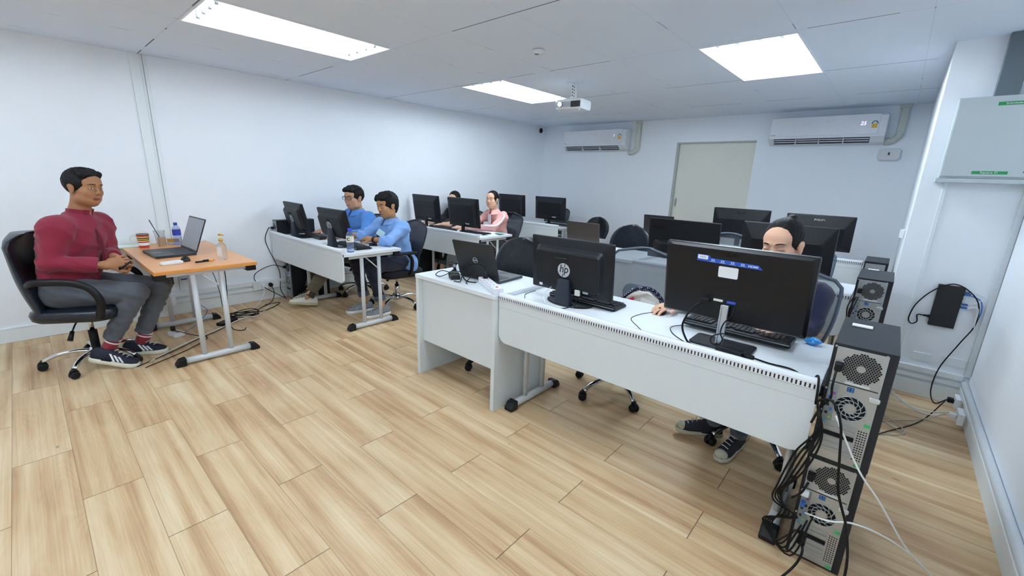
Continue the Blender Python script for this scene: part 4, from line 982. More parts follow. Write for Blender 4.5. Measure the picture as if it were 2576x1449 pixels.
MB().bx(-.026, .026, -.0222, -.0214, .025, .10).build('label', mat('label_frost', 'eef2f5', .5, alpha=.85), t)
YP_ = mat('pump_yellow', 'c9a13c', .4)
MB().cyl((0, 0, .146), (0, 0, .168), .016, .014).build('pump_collar', YP_, t)
MB().cyl((0, 0, .168), (0, 0, .192), .005).build('pump_stem', WHITEP, t)
MB().tube([(-.012, 0, .196), (.0, 0, .198), (.018, .0, .2), (.038, 0, .194)], [.010, .010, .006, .004], 10).build('pump_head', YP_, t)
t = thing('remote_control', 'small white device with a pointed end at the near edge of the teacher\'s table', 'device', (-3.985, .665, TZ), R(12))
MB().loft([[(x, y*k, z) for x, y in rr(.055, .145, .02, 5)] for z, k in ((0, .94), (.008, 1), (.018, .98), (.022, .85))]).build('body', WHITEP, t)
t = thing('marker_pen', 'black and orange marker pen beside the mouse on the teacher\'s table', 'pen', (-3.94, .86, TZ+.007), R(8))
MB().cyl((0, -.06, 0), (0, .03, 0), .0065).build('barrel', BLK, t); MB().cyl((0, .0305, 0), (0, .062, 0), .007).build('orange_end', mat('pen_orange', 'e0a02c', .4), t); MB().cyl((0, .062, 0), (0, .074, 0), .004, .001).build('tip', BLKG, t)
MB().bx(-.003, .003, -.01, .03, .0068, .011).build('clip', BLKG, t)
tag(MB().bx(-.10, .10, -.14, .14, 0, .003).build('folder', mat('folder_green', 'b9d9b4', .6), M=TR(-5.10, .52, TZ, rz=R(8))), 'pale green folder at the wall end of the teacher\'s table', 'folder')
tag(MB().bx(-.07, .07, -.10, .10, 0, .002).build('paper_sheet', PAPER, M=TR(-5.09, .56, TZ+.0032, rz=R(-6))), 'white sheet lying on the pale green folder', 'paper')
tag(MB().bx(-.05, .05, -.05, .05, 0, .008).build('card_box', mat('card_lilac', 'd5d6e2', .6), M=TR(-5.10, 1.08, TZ, rz=R(6)), bevel=.002), 'flat pale box at the far corner of the teacher\'s table', 'box')

# ================================================================ things on the student desks
t = thing('smartphone', 'black phone lying on papers in front of the man leaning on his arm', 'phone', (-3.90, 2.29, DZT+.004), R(60))
MB().prism(rr(.078, .16, .012, 4), 0, .009).build('phone_body', BLK, t, bevel=.002); MB().prism(rr(.072, .15, .010, 4), .009, .0095).build('phone_glass', BLKG, t)
for i, (x, y, a, c, lb) in enumerate(((-3.93, 2.27, 20, 'e6e9ec', 'white paper under the phone on the men\'s desk'), (-4.02, 2.33, -12, 'dfe5e2', 'white paper near the elbow of the man leaning on the desk'), (-4.38, 1.98, 10, 'e4e6ea', 'white paper between the men\'s monitors'))):
    tag(MB().bx(-.105, .105, -.148, .148, 0, .0015).build('paper_sheet', mat('paper_%d' % i, c, .8), M=TR(x, y, DZT+.0003*(i+1), rz=R(a))), lb, 'paper', 'loose papers on the left desks')
t = thing('booklet', 'open printed booklet at the right end of the pink-jacketed woman\'s desk', 'booklet', (-3.81, 3.86, DZT), R(18))
for s in (-1, 1):
    n = 6; secs = []
    top_ = [(s*(.002+.118*q/n), .012*math.sin(PI*min(1, (q+.6)/n)) + .003) for q in range(n+1)]
    loop = top_ + [(s*.12, 0), (s*.002, 0)]
    MB().loft([[(x, -.15, z) for x, z in loop], [(x, .15, z) for x, z in loop]], sm=False).build('page', mat('page_print', 'dfe3e2', .7, var=.12, scale=40), t)
tag(MB().bx(-.05, .05, -.07, .07, 0, .001).build('printed_leaflet', mat('print_teal', '7fb0aa', .6, var=.3, scale=30), M=TR(-3.74, 4.0, DZT+.018, rz=R(15))), 'leaflet with teal print lying on the open booklet', 'paper')
for (x, y, a, lb) in ((-4.42, 3.90, 15, 'white papers left of the pink-jacketed woman\'s hand'), (-4.53, 3.76, -20, 'crumpled white paper between the second-row monitors')):
    tag(MB().bx(-.105, .105, -.10, .10, 0, .003).build('paper_sheet', PAPER, M=TR(x, y, DZT, rz=R(a))), lb, 'paper', 'loose papers on the left desks')
# front panel-end desk clutter
t = thing('power_strip', 'white power strip with red marks at the front edge of the panel-end desk', 'power strip', (-1.835, 1.885, .7702), R(-28))
MB().bx(-.165, .165, -.032, .032, 0, .040).build('strip_body', mat('strip_white', 'e4e7ee', .35), t, bevel=.005)
RED = mat('mark_red', 'd0483c', .5)
for i in range(4):
    g = MB().prism(rr(.046, .046, .006, cx=-.105+.058*i), .040, .0408).build('socket_face', mat('socket_face', 'eceef0', .4), t)
    for sx in (-.008, .008): MB().bx(-.105+.058*i+sx-.0018, -.105+.058*i+sx+.0018, -.006, .006, .0407, .0412).build('socket_slot', mat('slot_grey', '70757c', .5), g)
    MB().bx(-.105+.058*i-.018, -.105+.058*i+.018, -.025, -.0225, .0401, .0412).build('red_mark', RED, t)
MB().cyl((.135, 0, .040), (.135, 0, .044), .008).build('switch_button', RED, t)
pp = thing('plug', 'black plug standing in the white power strip', 'plug', (-1.93, 1.935, .811), R(-28))
MB().loft([[(x*k, y*k, z) for x, y in rr(.030, .030, .007)] for z, k in ((0, 1), (.018, 1), (.03, .7), (.05, .35))]).build('plug_body', BLK, pp)
cable('power_cable', [(-1.93, 1.935, .86), (-1.94, 1.93, .885), (-2.0, 1.92, .90), (-2.07, 1.90, .87), (-2.09, 1.88, .81), (-2.05, 1.885, .776), (-1.99, 1.91, .774)], .0042, CABLEB, 'black cord arching from the plug in the white power strip')
t = thing('power_adapter', 'black laptop power adapter wrapped in its cord on the panel-end desk', 'power adapter', (-2.20, 1.90, .7702), R(-32))
MB().bx(-.065, .065, -.032, .032, 0, .032).build('brick', BLK, t, bevel=.005)
MB().bx(-.012, .012, -.034, .034, -.0, .0345).build('strap', BLKM, t)
cable('power_cable', [(-2.27, 1.93, .79), (-2.33, 1.90, .80), (-2.35, 1.86, .776), (-2.28, 1.84, .775), (-2.20, 1.85, .81), (-2.24, 1.93, .82), (-2.30, 1.97, .79), (-2.24, 1.99, .776), (-2.14, 1.95, .79), (-2.10, 1.88, .80), (-2.07, 1.84, .776), (-2.12, 1.83, .774)], .003, CABLEB, 'thin black cord wound round the laptop power adapter')
cable('power_cable', [(-2.16, 1.95, .81), (-2.21, 2.0, .86), (-2.12, 2.02, .88), (-2.06, 1.96, .83), (-2.04, 1.87, .776), (-2.0, 1.84, .775)], .0028, CABLEB, 'thin black cord standing up in a loop behind the adapter')
t = thing('webcam', 'small glossy black ball-shaped webcam beside the front laptop', 'webcam', (-2.35, 2.05, .7702))
MB().cyl((0, 0, 0), (0, 0, .012), .028).build('base', BLK, t); MB().ell((0, 0, .042), .030).build('head', BLKG, t); MB().cyl((.012, -.024, .046), (.014, -.030, .047), .012).build('lens', mat('cam_lens', '8d949d', .2, metal=.5), t)
MB().ell((.035, -.01, .035), (.010, .02, .028)).build('side_pad', WHITEP, t)
# front desk clutter
t = thing('power_adapter', 'black monitor power adapter at the foot of the large monitor', 'power adapter', (-.42, 1.925, DZT), R(-8))
MB().bx(-.055, .055, -.025, .025, 0.0, .032).build('brick', BLK, t, bevel=.004); MB().bx(.056, .095, -.012, .012, .006, .026).build('cord_plug', BLK, t, bevel=.004)
cable('power_cable', [(-.325, 1.915, .762), (-.27, 1.93, .752), (-.20, 1.94, .750), (-.155, 1.905, .750), (-.12, 1.85, .752), (-.10, 1.835, .790), (-.09, 1.79, .775), (-.085, 1.785, .70)], .004, CABLEB, 'black cord running over the desk end from the adapter')
cable('video_cable', [(-.575, 1.945, .945), (-.605, 1.92, .91), (-.63, 1.91, .83), (-.60, 1.90, .77), (-.57, 1.90, .752)], .0048, CABLEB, 'thick black video cable hanging from the back of the large monitor')
cable('power_cable', [(-.445, 1.975, .945), (-.445, 1.955, .91), (-.47, 1.955, .87), (-.475, 1.94, .83), (-.46, 1.93, .80), (-.475, 1.915, .776), (-.50, 1.91, .785), (-.50, 1.925, .81), (-.46, 1.935, .83)], .003, CABLEB, 'thin black cord bundled beside the silver monitor stand')
cable('usb_cable', [(-.70, 2.14, .757), (-.74, 2.08, .750), (-.70, 2.0, .7475), (-.62, 1.93, .7475), (-.58, 1.90, .7475)], .0022, CABLEB, 'thin keyboard cable behind the large monitor')
cable('mouse_cable', [(-.905, 2.235, .756), (-.95, 2.17, .7475), (-.95, 2.06, .7475), (-.86, 1.96, .7475), (-.80, 1.90, .7475), (-.76, 1.855, .7475)], .0018, CABLEB, 'thin mouse cable curling towards the slotted rail')
cable('mouse_cable', [(-1.66, 2.13, .7475), (-1.70+.05, 2.02, .7475), (-1.60, 1.95, .7475), (-1.56, 1.90, .7475), (-1.50, 1.88, .7475)], .0018, CABLEB, 'thin cable left of the front monitor stand')
cable('video_cable', [(-1.46, 2.03, .83), (-1.47, 1.98, .80), (-1.45, 1.95, .765), (-1.43, 1.94, .7475)], .003, CABLEW, 'short white cable beside the navy-black monitor stand')
cable('video_cable', [(-1.27, 2.01, .80), (-1.25, 1.97, .775), (-1.30, 1.93, .7495), (-1.36, 1.90, .7495)], .003, CABLEB, 'short black cable on the base of the front monitor with the round logo')
t = thing('candy_wrapper', 'crumpled blue plastic wrapper at the right end of the front desk', 'wrapper', (-.175, 2.345, DZT))
mb = MB(); random.seed(3); secs = []
for i in range(9):
    q = i/8; r0 = (.006 + .020*math.sin(PI*q))
    secs.append([(-.035+.07*q + random.uniform(-.003, .003), r0*math.cos(2*PI*k/10)*random.uniform(.7, 1.3), .020 + r0*math.sin(2*PI*k/10)*random.uniform(.6, .98)*.9) for k in range(10)])
mb.loft(secs, sm=False).build('foil', mat('wrapper_blue', '3f93da', .2, var=.45, scale=60, metal=.2), t)
# bag on the mesh chair
t = thing('tote_bag', 'off-white tote bag with navy dotted trim and red lining on the slate-grey mesh chair', 'bag', (-1.14, 2.60, .475), R(10))
secs = []
for z, kx, ky in ((.0, .85, .8), (.03, 1.05, 1.05), (.10, 1.1, 1.0), (.18, 1.0, .8), (.25, .80, .5), (.285, .55, .25)):
    secs.append([(x*kx*(1+.06*math.sin(9*x*10+z*40)), y*ky*(1+.10*math.sin(x*55+z*30)), z + .012*math.sin(x*40)) for x, y in rr(.26, .17, .06, 6)])
MB().loft(secs).build('bag_body', mat('bag_canvas', 'cfc9c0', .85, var=.12, scale=18, bump=.4), t)
def dots(name, a, b):
    m = mat(name, a, .8, var=0); nt = m.node_tree; v = nt.nodes.new('ShaderNodeTexVoronoi'); v.inputs['Scale'].default_value = 90; v.inputs['Randomness'].default_value = 0
    tc = nt.nodes.new('ShaderNodeTexCoord'); nt.links.new(tc.outputs['Object'], v.inputs[0]); lt = mnode(nt, 'LESS_THAN', v.outputs['Distance'], .30)
    mx = nt.nodes.new('ShaderNodeMix'); mx.data_type = 'RGBA'; nt.links.new(lt, mx.inputs[0]); mx.inputs[6].default_value = lin(a); mx.inputs[7].default_value = lin(b); nt.links.new(mx.outputs[2], nt.nodes['Principled BSDF'].inputs['Base Color']); return m
MB().tube(catmull([(-.12, -.05, .19), (-.09, -.075, .26), (-.02, -.07, .315), (.06, -.05, .325), (.12, -.02, .27), (.14, 0, .20)], 6), .016, 10, flat=.6).build('trim_band', dots('bag_dots', '1b2142', 'dfe2ea'), t)
MB().tube(catmull([(-.13, -.075, .16), (-.08, -.09, .22), (-.03, -.085, .26)], 5), .010, 8).build('red_lining', mat('bag_red', 'b5303a', .7), t)
MB().bx(-.045, .045, -.102, -.098, .14, .27, M=rotm(ry=R(14))).build('inner_paper', PAPER, t)

# ================================================================ cables around the front towers
cable('power_cable', [(-.050, 1.79, HT*2-.085), (-.050, 1.76, HT*2-.13), (-.048, 1.79, HT*2-.19), (-.07, 1.80, HT*2-.24), (-.085, 1.78, HT*2-.30)], .0042, CABLEB, 'black cord dropping from the power plug of the upper front tower')
cable('power_cable', [(-.052, 1.80, HT-.085), (-.065, 1.77, HT-.12), (-.09, 1.79, HT-.17)], .0042, CABLEB, 'black cord at the power plug of the lower front tower')
starts = [(-.075, 1.785, .70), (-.078, 1.79, .69), (-.068, 1.78, .68), (-.082, 1.80, .71), (-.072, 1.795, .675)]
desc = ['leftmost', 'second', 'middle', 'fourth', 'rightmost']
for i in range(5):
    s = starts[i]; o = i*.014
    cable('loose_cable', [s, (-.045-o*.4, 1.765, .60), (-.055-o, 1.76, .50), (-.085-o, 1.77, .40-o), (-.125-.4*o, 1.80, .30-o), (-.115+o, 1.79, .22), (-.135-o*.6, 1.80, .14), (-.11+o, 1.78, .09-.01*i), (-.07+o, 1.785, .14+.03*i)], .0034, CABLEB, 'black cord in the tangle left of the front towers, %s at the top' % desc[i], 'black cords tangled beside the front towers')
cable('power_cable', [(-.082, 1.80, .71), (-0.039, 1.765, 0.737), (-0.002, 1.745, 0.669), (0.016, 1.735, 0.557), (0.037, 1.735, 0.424), (0.084, 1.735, 0.294), (0.109, 1.700, 0.153), (.09, 1.66, .02), (.10, 1.5, .006)], .0045, CABLEB, 'long black cord hanging across both front towers to the floor')
cable('network_cable', [(-0.021, 1.765, 0.689), (0.070, 1.755, 0.529), (0.148, 1.790, 0.417), (0.255, 1.900, 0.220), (0.359, 2.095, 0.030), (0.412, 2.060, 0.006), (0.481, 1.908, 0.006)], .0034, CABLEW, 'white network cable slanting from the upper tower to the floor')
cable('network_cable', [(-0.041, 1.800, 0.248), (0.032, 1.765, 0.280), (0.096, 1.770, 0.308), (0.183, 1.850, 0.259), (0.282, 1.970, 0.154), (0.375, 2.113, 0.010), (0.432, 2.036, 0.006), (0.504, 1.861, 0.006)], .0034, CABLEW, 'white network cable from the blue plug of the lower tower to the floor')
tag(MB().bx(-.062, -.047, 1.815, 1.84, .255, .272).build('network_plug', mat('plug_blue', '2c5ea8', .4), bevel=.002), 'small blue network plug in the lower front tower', 'plug')
cable('power_cable', [(-.03, 1.80, .12), (-.02, 1.77, .10), (-.03, 1.75, .05), (-.06, 1.70, .008), (-.10, 1.60, .006), (-.10, 1.5, .006)], .0045, CABLEB, 'thick black cord leaving the bottom of the lower front tower')
tag(MB().bx(-.043, -.018, 1.79, 1.835, .11, .145).build('video_plug', BLK, bevel=.003), 'black video plug low on the lower front tower', 'plug')
t = tag(MB().bx(-.069, -.042, 1.81, 1.838, .305, .322).build('adapter_plug', WHITEP, bevel=.003), 'white adapter plug above the blue one on the lower front tower', 'plug')
for i, (dx, dz) in enumerate(((0, 0), (-.012, .02), (.01, -.03))):
    cable('power_cable', [(-.085+dx, 3.42, .80), (-.105+dx, 3.40, .70+dz), (-.09+dx, 3.41, .60), (-.12+dx, 3.40, .45+dz), (-.10+dx, 3.42, .25)], .0034, CABLEB, ('nearer', 'outer', 'inner')[i] + ' black cord hanging left of the second-row towers', 'black cords beside the second-row towers')

# ================================================================ cables and fittings along the left wall
WX = XL + .035
t = thing('wall_outlet', 'white double outlet box on the left wall trunking with plugs and cords', 'outlet', (WX, 1.72, .16), 0, 'outlets on the left wall')
MB().bx(0, .04, -.17, .12, -.02, .075).build('box', WHITEP, t, bevel=.004); MB().cyl((.04, .0, .025), (.07, 0, .022), .022).build('black_plug', BLK, t); MB().bx(.04, .065, -.09, -.06, .01, .04).build('white_plug', WHITEP, t, bevel=.004)
t = thing('wall_outlet', 'white outlet box on the left wall under the teacher\'s table', 'outlet', (WX, .73, .14), 0, 'outlets on the left wall')
MB().bx(0, .04, -.06, .12, -.03, .07).build('box', WHITEP, t, bevel=.004); MB().cyl((.04, .01, .02), (.075, .01, .018), .024).build('black_plug', BLK, t)
t = thing('patch_box', 'dark box with blue and white network leads on the wall under the teacher\'s table', 'network box', (XL, .80, .32))
MB().bx(.0, .06, -.10, .06, 0, .17).build('box', mat('patch_box_dark', '33363c', .5), t, bevel=.003)
for i in range(6):
    y0 = .07; col = CABLEU if i % 2 else CABLEW; rr_ = .05 + .022*i
    MB().tube([(.035+.004*i, y0 + .0 + rr_*math.sin(q), .15 - .11 + .11*math.cos(q)*(.6+.1*i)) for q in [PI/2*1.0*k/8 for k in range(9)]] , .0045, 6, M=TR(0, 0, .03)).build('network_lead', col, t)
MB().bx(.03, .06, .12, .21, .035, .042).build('cable_comb', CAPB, t)
t = thing('power_strip', 'white four-way power strip standing on the floor under the teacher\'s table', 'power strip', (-4.52, .72, .0), R(15))
MB().bx(-.10, .02, -.04, .04, .0, .035).build('strip_body', WHITEP, t, bevel=.004)
for i in range(3): MB().bx(-.085+.032*i, -.072+.032*i, -.012, .012, .0345, .0358).build('socket_slot', BLKM, t)
MB().bx(-.10, -.07, -.015, .015, .036, .075).build('black_plug', BLK, t, bevel=.004)
t = thing('power_adapter', 'black power adapter lying on the floor under the teacher\'s table', 'power adapter', (-4.62, 1.12, .0), R(35))
MB().bx(-.04, .04, -.09, .09, .0, .03).build('brick', BLK, t, bevel=.004)
coil = []
for k in range(40):
    a = 2*PI*k/10; coil.append((-4.72+.07*math.cos(a)*(1+.1*math.sin(k)), 1.30+.13*math.sin(a), .012+.0012*k + .006*math.sin(k*1.7)))
cable('cable_coil', coil, .0045, CABLEB, 'coiled bundle of black cord on the floor beneath the teacher\'s table')
cable('power_cable', [(-4.30, 1.02, .70), (-4.42, 1.10, .62), (-4.48, 1.12, .45), (-4.44, 1.10, .25), (-4.42, 1.09, .10), (-4.38, 1.10, .012), (-4.30, 1.16, .006), (-4.36, 1.20, .006)], .004, CABLEB, 'black cord hanging from the right end of the teacher\'s table to the floor')
cable('power_cable', [(-4.70, 1.00, .70), (-4.72, 1.08, .50), (-4.74, 1.12, .30), (-4.78, 1.14, .12), (-4.84, 1.20, .02)], .003, CABLEB, 'thin black cord hanging under the middle of the teacher\'s table')
cable('power_cable', [(-4.02, .44, .006), (-4.20, .62, .006), (-4.38, .86, .006), (-4.52, 1.06, .006), (-4.60, 1.26, .03), (-4.66, 1.40, .006), (-4.86, 1.56, .006), (-5.00, 1.66, .006), (-5.12, 1.80, .02)], .004, CABLEW, 'long white cord lying on the floor along the left wall', 'cords on the left floor')
cable('power_cable', [(-3.98, .36, .006), (-4.14, .60, .006), (-4.32, .82, .006), (-4.44, 1.0, .006), (-4.56, 1.14, .02)], .0035, CABLEB, 'black cord on the floor behind the teacher\'s feet', 'cords on the left floor')
cable('power_cable', [(-3.92, .40, .006), (-4.08, .66, .006), (-4.24, .84, .006), (-4.34, .88, .006), (-4.42, .80, .02), (-4.52, .70, .06), (-4.58, .68, .07)], .0035, CABLEB, 'black cord curling from the floor power strip', 'cords on the left floor')
cable('power_cable', [(-5.14, 1.72, .18), (-5.08, 1.72, .10), (-5.02, 1.66, .02), (-4.90, 1.50, .006), (-4.78, 1.46, .006), (-4.86, 1.62, .006), (-5.0, 1.74, .006), (-4.98, 1.58, .012)], .004, CABLEB, 'black cord looping on the floor below the double outlet', 'cords on the left floor')
cable('power_cable', [(-5.15, 1.64, .18), (-5.10, 1.62, .10), (-5.04, 1.54, .02), (-4.94, 1.44, .006), (-4.84, 1.34, .006)], .0038, CABLEW, 'white cord dropping from the double outlet to the floor', 'cords on the left floor')
cable('power_cable', [(-5.217, 1.80, .818), (-5.225, 1.78, .81), (-5.235, 1.74, .70), (-5.225, 1.76, .58), (-5.20, 1.80, .45), (-5.19, 1.84, .30), (-5.16, 1.82, .12), (-5.10, 1.84, .02)], .004, CABLEB, 'black cord from the flat desktop down the left wall', 'cords down the left wall')
cable('power_cable', [(-5.14, 1.87, .37), (-5.18, 1.76, .40), (-5.205, 1.60, .33), (-5.20, 1.58, .24), (-5.17, 1.68, .14), (-5.12, 1.78, .06), (-5.06, 1.84, .02)], .004, CABLEB, 'black cord arching from the under-desk tower plug', 'cords down the left wall')
cable('network_cable', [(-4.70, .95, .20), (-4.74, 1.00, .12), (-4.70, .90, .03), (-4.58, .78, .006)], .003, CABLEU, 'thin blue network cable under the teacher\'s table')
# ================================================================ people: signed-distance bodies turned into continuous meshes
A3 = lambda v: np.array(v, dtype=np.float64)
def sdf_mesh(prims, vox, noisefn=None, pad=.03):
    lo = np.full(3, 1e9); hi = np.full(3, -1e9)
    for p in prims:
        if p['op'] < 0: continue
        lo = np.minimum(lo, p['lo']); hi = np.maximum(hi, p['hi'])
    lo -= pad; hi += pad
    n = np.ceil((hi - lo) / vox).astype(int) + 1
    G = np.full(n, 1.0, dtype=np.float32)
    for p in prims:
        k = p['k']; m = k + 3*vox
        a = np.maximum(0, np.floor((p['lo'] - m - lo) / vox).astype(int)); b = np.minimum(n, np.ceil((p['hi'] + m - lo) / vox).astype(int) + 1)
        if np.any(b <= a): continue
        X = (lo[0] + vox*np.arange(a[0], b[0]))[:, None, None]; Y = (lo[1] + vox*np.arange(a[1], b[1]))[None, :, None]; Z = (lo[2] + vox*np.arange(a[2], b[2]))[None, None, :]
        d = p['fn'](X, Y, Z).astype(np.float32)
        S = G[a[0]:b[0], a[1]:b[1], a[2]:b[2]]
        if p['op'] > 0:
            h = np.clip(.5 + .5*(d - S)/k, 0, 1); S[...] = d*(1-h) + S*h - k*h*(1-h)
        else:
            d = -d; h = np.clip(.5 - .5*(d - S)/k, 0, 1); S[...] = d*(1-h) + S*h + k*h*(1-h)
    if noisefn is not None:
        X = (lo[0] + vox*np.arange(n[0]))[:, None, None]; Y = (lo[1] + vox*np.arange(n[1]))[None, :, None]; Z = (lo[2] + vox*np.arange(n[2]))[None, None, :]
        G += noisefn(X, Y, Z).astype(np.float32)
    S = G < 0
    cnt = np.zeros(np.array(G.shape) - 1, dtype=np.uint8)
    for i in (0, 1):
        for j in (0, 1):
            for k in (0, 1): cnt += S[i:S.shape[0]-1+i, j:S.shape[1]-1+j, k:S.shape[2]-1+k]
    act = (cnt > 0) & (cnt < 8)
    ids = np.argwhere(act); idx = np.full(act.shape, -1, dtype=np.int32); idx[act] = np.arange(len(ids))
    cv = {}
    for i in (0, 1):
        for j in (0, 1):
            for k in (0, 1): cv[(i, j, k)] = G[ids[:, 0]+i, ids[:, 1]+j, ids[:, 2]+k]
    acc = np.zeros((len(ids), 3)); num = np.zeros(len(ids))
    for ax in range(3):
        for u in (0, 1):
            for v in (0, 1):
                c0 = [u, v]; c0.insert(ax, 0); c1 = [u, v]; c1.insert(ax, 1)
                g0, g1 = cv[tuple(c0)], cv[tuple(c1)]; mk = (g0 < 0) != (g1 < 0)
                t = np.where(mk, g0 / np.where(mk, g0 - g1, 1), 0)
                pos = np.zeros((len(ids), 3)); pos[:] = c0; pos[:, ax] = t
                acc += pos * mk[:, None]; num += mk
    V = lo + vox * (ids + acc / num[:, None])
    F = []
    for ax in range(3):
        s0 = [slice(None)]*3; s1 = [slice(None)]*3; s0[ax] = slice(0, -1); s1[ax] = slice(1, None)
        e = np.argwhere(S[tuple(s0)] != S[tuple(s1)])
        o1, o2 = [q for q in range(3) if q != ax]
        e = e[(e[:, o1] > 0) & (e[:, o2] > 0) & (e[:, o1] < S.shape[o1]-1) & (e[:, o2] < S.shape[o2]-1)]
        inside = S[e[:, 0], e[:, 1], e[:, 2]]
        q = []
        for d1, d2 in ((1, 1), (0, 1), (0, 0), (1, 0)):
            c = e.copy(); c[:, o1] -= d1; c[:, o2] -= d2; q.append(idx[c[:, 0], c[:, 1], c[:, 2]])
        q = np.stack(q, 1)
        flip = inside if ax != 1 else ~inside
        q[~flip] = q[~flip][:, ::-1]
        F.append(q)
    F = np.concatenate(F); F = F[(F >= 0).all(1)]
    return V, F
def cap(p0, p1, r0, r1=None, k=.02, op=1, ax=None, s=1.0):
    p0, p1 = A3(p0), A3(p1); r1 = r0 if r1 is None else r1
    if ax is None: a = A3((1, 0, 0)); f = 0.
    else: a = A3(ax); a = a/np.linalg.norm(a); f = 1 - 1/s
    q0 = p0 - a*(p0 @ a)*f; q1 = p1 - a*(p1 @ a)*f; d = q1 - q0; L2 = max(d @ d, 1e-12)
    def fn(X, Y, Z):
        if f: pr = (X*a[0] + Y*a[1] + Z*a[2])*f; X = X - pr*a[0]; Y = Y - pr*a[1]; Z = Z - pr*a[2]
        t = np.clip(((X-q0[0])*d[0] + (Y-q0[1])*d[1] + (Z-q0[2])*d[2]) / L2, 0, 1)
        return np.sqrt((X-q0[0]-t*d[0])**2 + (Y-q0[1]-t*d[1])**2 + (Z-q0[2]-t*d[2])**2) - (r0 + (r1-r0)*t)
    R_ = max(r0, r1) * max(1, s)
    return dict(op=op, k=k, lo=np.minimum(p0, p1)-R_, hi=np.maximum(p0, p1)+R_, fn=fn)
def ell(c, r, Rm=None, k=.02, op=1):
    c = A3(c); r = A3(r); Rm = np.eye(3) if Rm is None else Rm      # columns = local axes
    def fn(X, Y, Z):
        x, y, z = X-c[0], Y-c[1], Z-c[2]
        u = [x*Rm[0, i] + y*Rm[1, i] + z*Rm[2, i] for i in range(3)]
        k0 = np.sqrt((u[0]/r[0])**2 + (u[1]/r[1])**2 + (u[2]/r[2])**2); k1 = np.sqrt((u[0]/r[0]**2)**2 + (u[1]/r[1]**2)**2 + (u[2]/r[2]**2)**2) + 1e-9
        return k0*(k0-1)/k1
    R_ = max(r)
    return dict(op=op, k=k, lo=c-R_, hi=c+R_, fn=fn)
def cyl_cut(p, d, L, r, k=.004):     # flat-ended cutter: removes everything from p onward along d
    p, d = A3(p), A3(d); d = d/np.linalg.norm(d)
    def fn(X, Y, Z):
        t = (X-p[0])*d[0] + (Y-p[1])*d[1] + (Z-p[2])*d[2]
        rr_ = np.sqrt(np.maximum((X-p[0])**2 + (Y-p[1])**2 + (Z-p[2])**2 - t*t, 0))
        return np.maximum(np.maximum(-t, t-L), rr_-r)
    q = p + d*L
    return dict(op=-1, k=k, lo=np.minimum(p, q)-r, hi=np.maximum(p, q)+r, fn=fn)
def mesh_obj(name, V, F, mats, parent, org, matfn=None):
    me = D.meshes.new(name); me.from_pydata((V - A3(org)).tolist(), [], F.tolist())
    for mm in (mats if isinstance(mats, (list, tuple)) else [mats]): me.materials.append(mm)
    me.polygons.foreach_set('use_smooth', [True]*len(F))
    if matfn is not None:
        cen = V[F].mean(1); me.polygons.foreach_set('material_index', matfn(cen).astype(int).tolist())
    me.update()
    o = D.objects.new(name, me); C.objects.link(o); o.parent = parent
    return o
def nrm(v): v = A3(v); return v/np.linalg.norm(v)
def head_frame(face, pitch=0, roll=0):
    f = nrm((face[0], face[1], 0)); up = A3((0, 0, 1)); r = np.cross(f, up)
    c, s = math.cos(pitch), math.sin(pitch); f2 = f*c - up*s; u2 = up*c + f*s     # pitch > 0 looks down
    c, s = math.cos(roll), math.sin(roll); r3 = r*c + u2*s; u3 = u2*c - r*s
    return np.stack([r3, f2, u3], 1)
def head_prims(H, Rm, s, neck, fat=1.0, wide=1.0):
    T = lambda x, y, z: A3(H) + Rm @ (A3((x*wide, y, z))*s)
    E = lambda c, r, k=.02, op=1: ell(T(*c), A3((r[0]*wide, r[1], r[2]))*s, Rm, k*s, op)
    K = lambda a, b, r0, r1, k=.012, op=1: cap(T(*a), T(*b), r0*s, r1*s, k*s, op)
    P = [E((0, -.018, .035), (.073, .092, .083)), E((0, .022, -.035), (.058*fat, .066, .078)), E((0, .045, -.088), (.030*fat, .028, .026), .03),
         E((0, .060, .045), (.055, .034, .045), .03)]
    for sg in (-1, 1):
        P += [E((sg*.040, .052, -.022), (.024*fat, .026, .024), .025), E((sg*.045*fat, .012, -.068), (.022, .040, .028), .03),
              K((sg*.012, .090, .026), (sg*.042, .078, .026), .008, .006, .012),
              E((sg*.031, .097, .006), (.016, .012, .009), .012, -1),
              E((sg*.031, .076, .004), (.017, .012, .011), .008),
              E((sg*.0765, -.006, -.006), (.009, .019, .031), .008), E((sg*.082, -.012, .010), (.008, .015, .016), .008),
              E((sg*.010, .094, -.029), (.0065, .008, .006), .006)]
    P += [K((0, .086, .014), (0, .101, -.024), .0068, .0090, .010), E((0, .100, -.026), (.0090, .009, .0080), .006),
          K((-.015, .0880, -.0535), (.015, .0880, -.0535), .0046, .0046, .006), K((-.012, .0875, -.0625), (.012, .0875, -.0625), .0050, .0050, .006),
          E((0, .080, -.073), (.018, .010, .004), .01, -1)]
    P += [cap(T(0, -.028, -.045), neck, .050*s*fat, .056*fat, .03)]
    def lips(c):
        q = (c - A3(H)) @ Rm / s
        return (np.abs(q[:, 0]) < .020*wide) & (q[:, 1] > .080) & (q[:, 2] < -.0485 + .1*np.abs(q[:, 0])*0) & (q[:, 2] > -.0695) & (((q[:, 0]/(.021*wide))**2 + ((q[:, 2]+.0582)/.0085)**2) < 1)
    return P, T, lips
HAIRM = mat('hair_black', '0d0c0f', .62, var=.3, scale=60, spec=.3, bump=.7, bscale=260, stretch=(1, 1, .12))
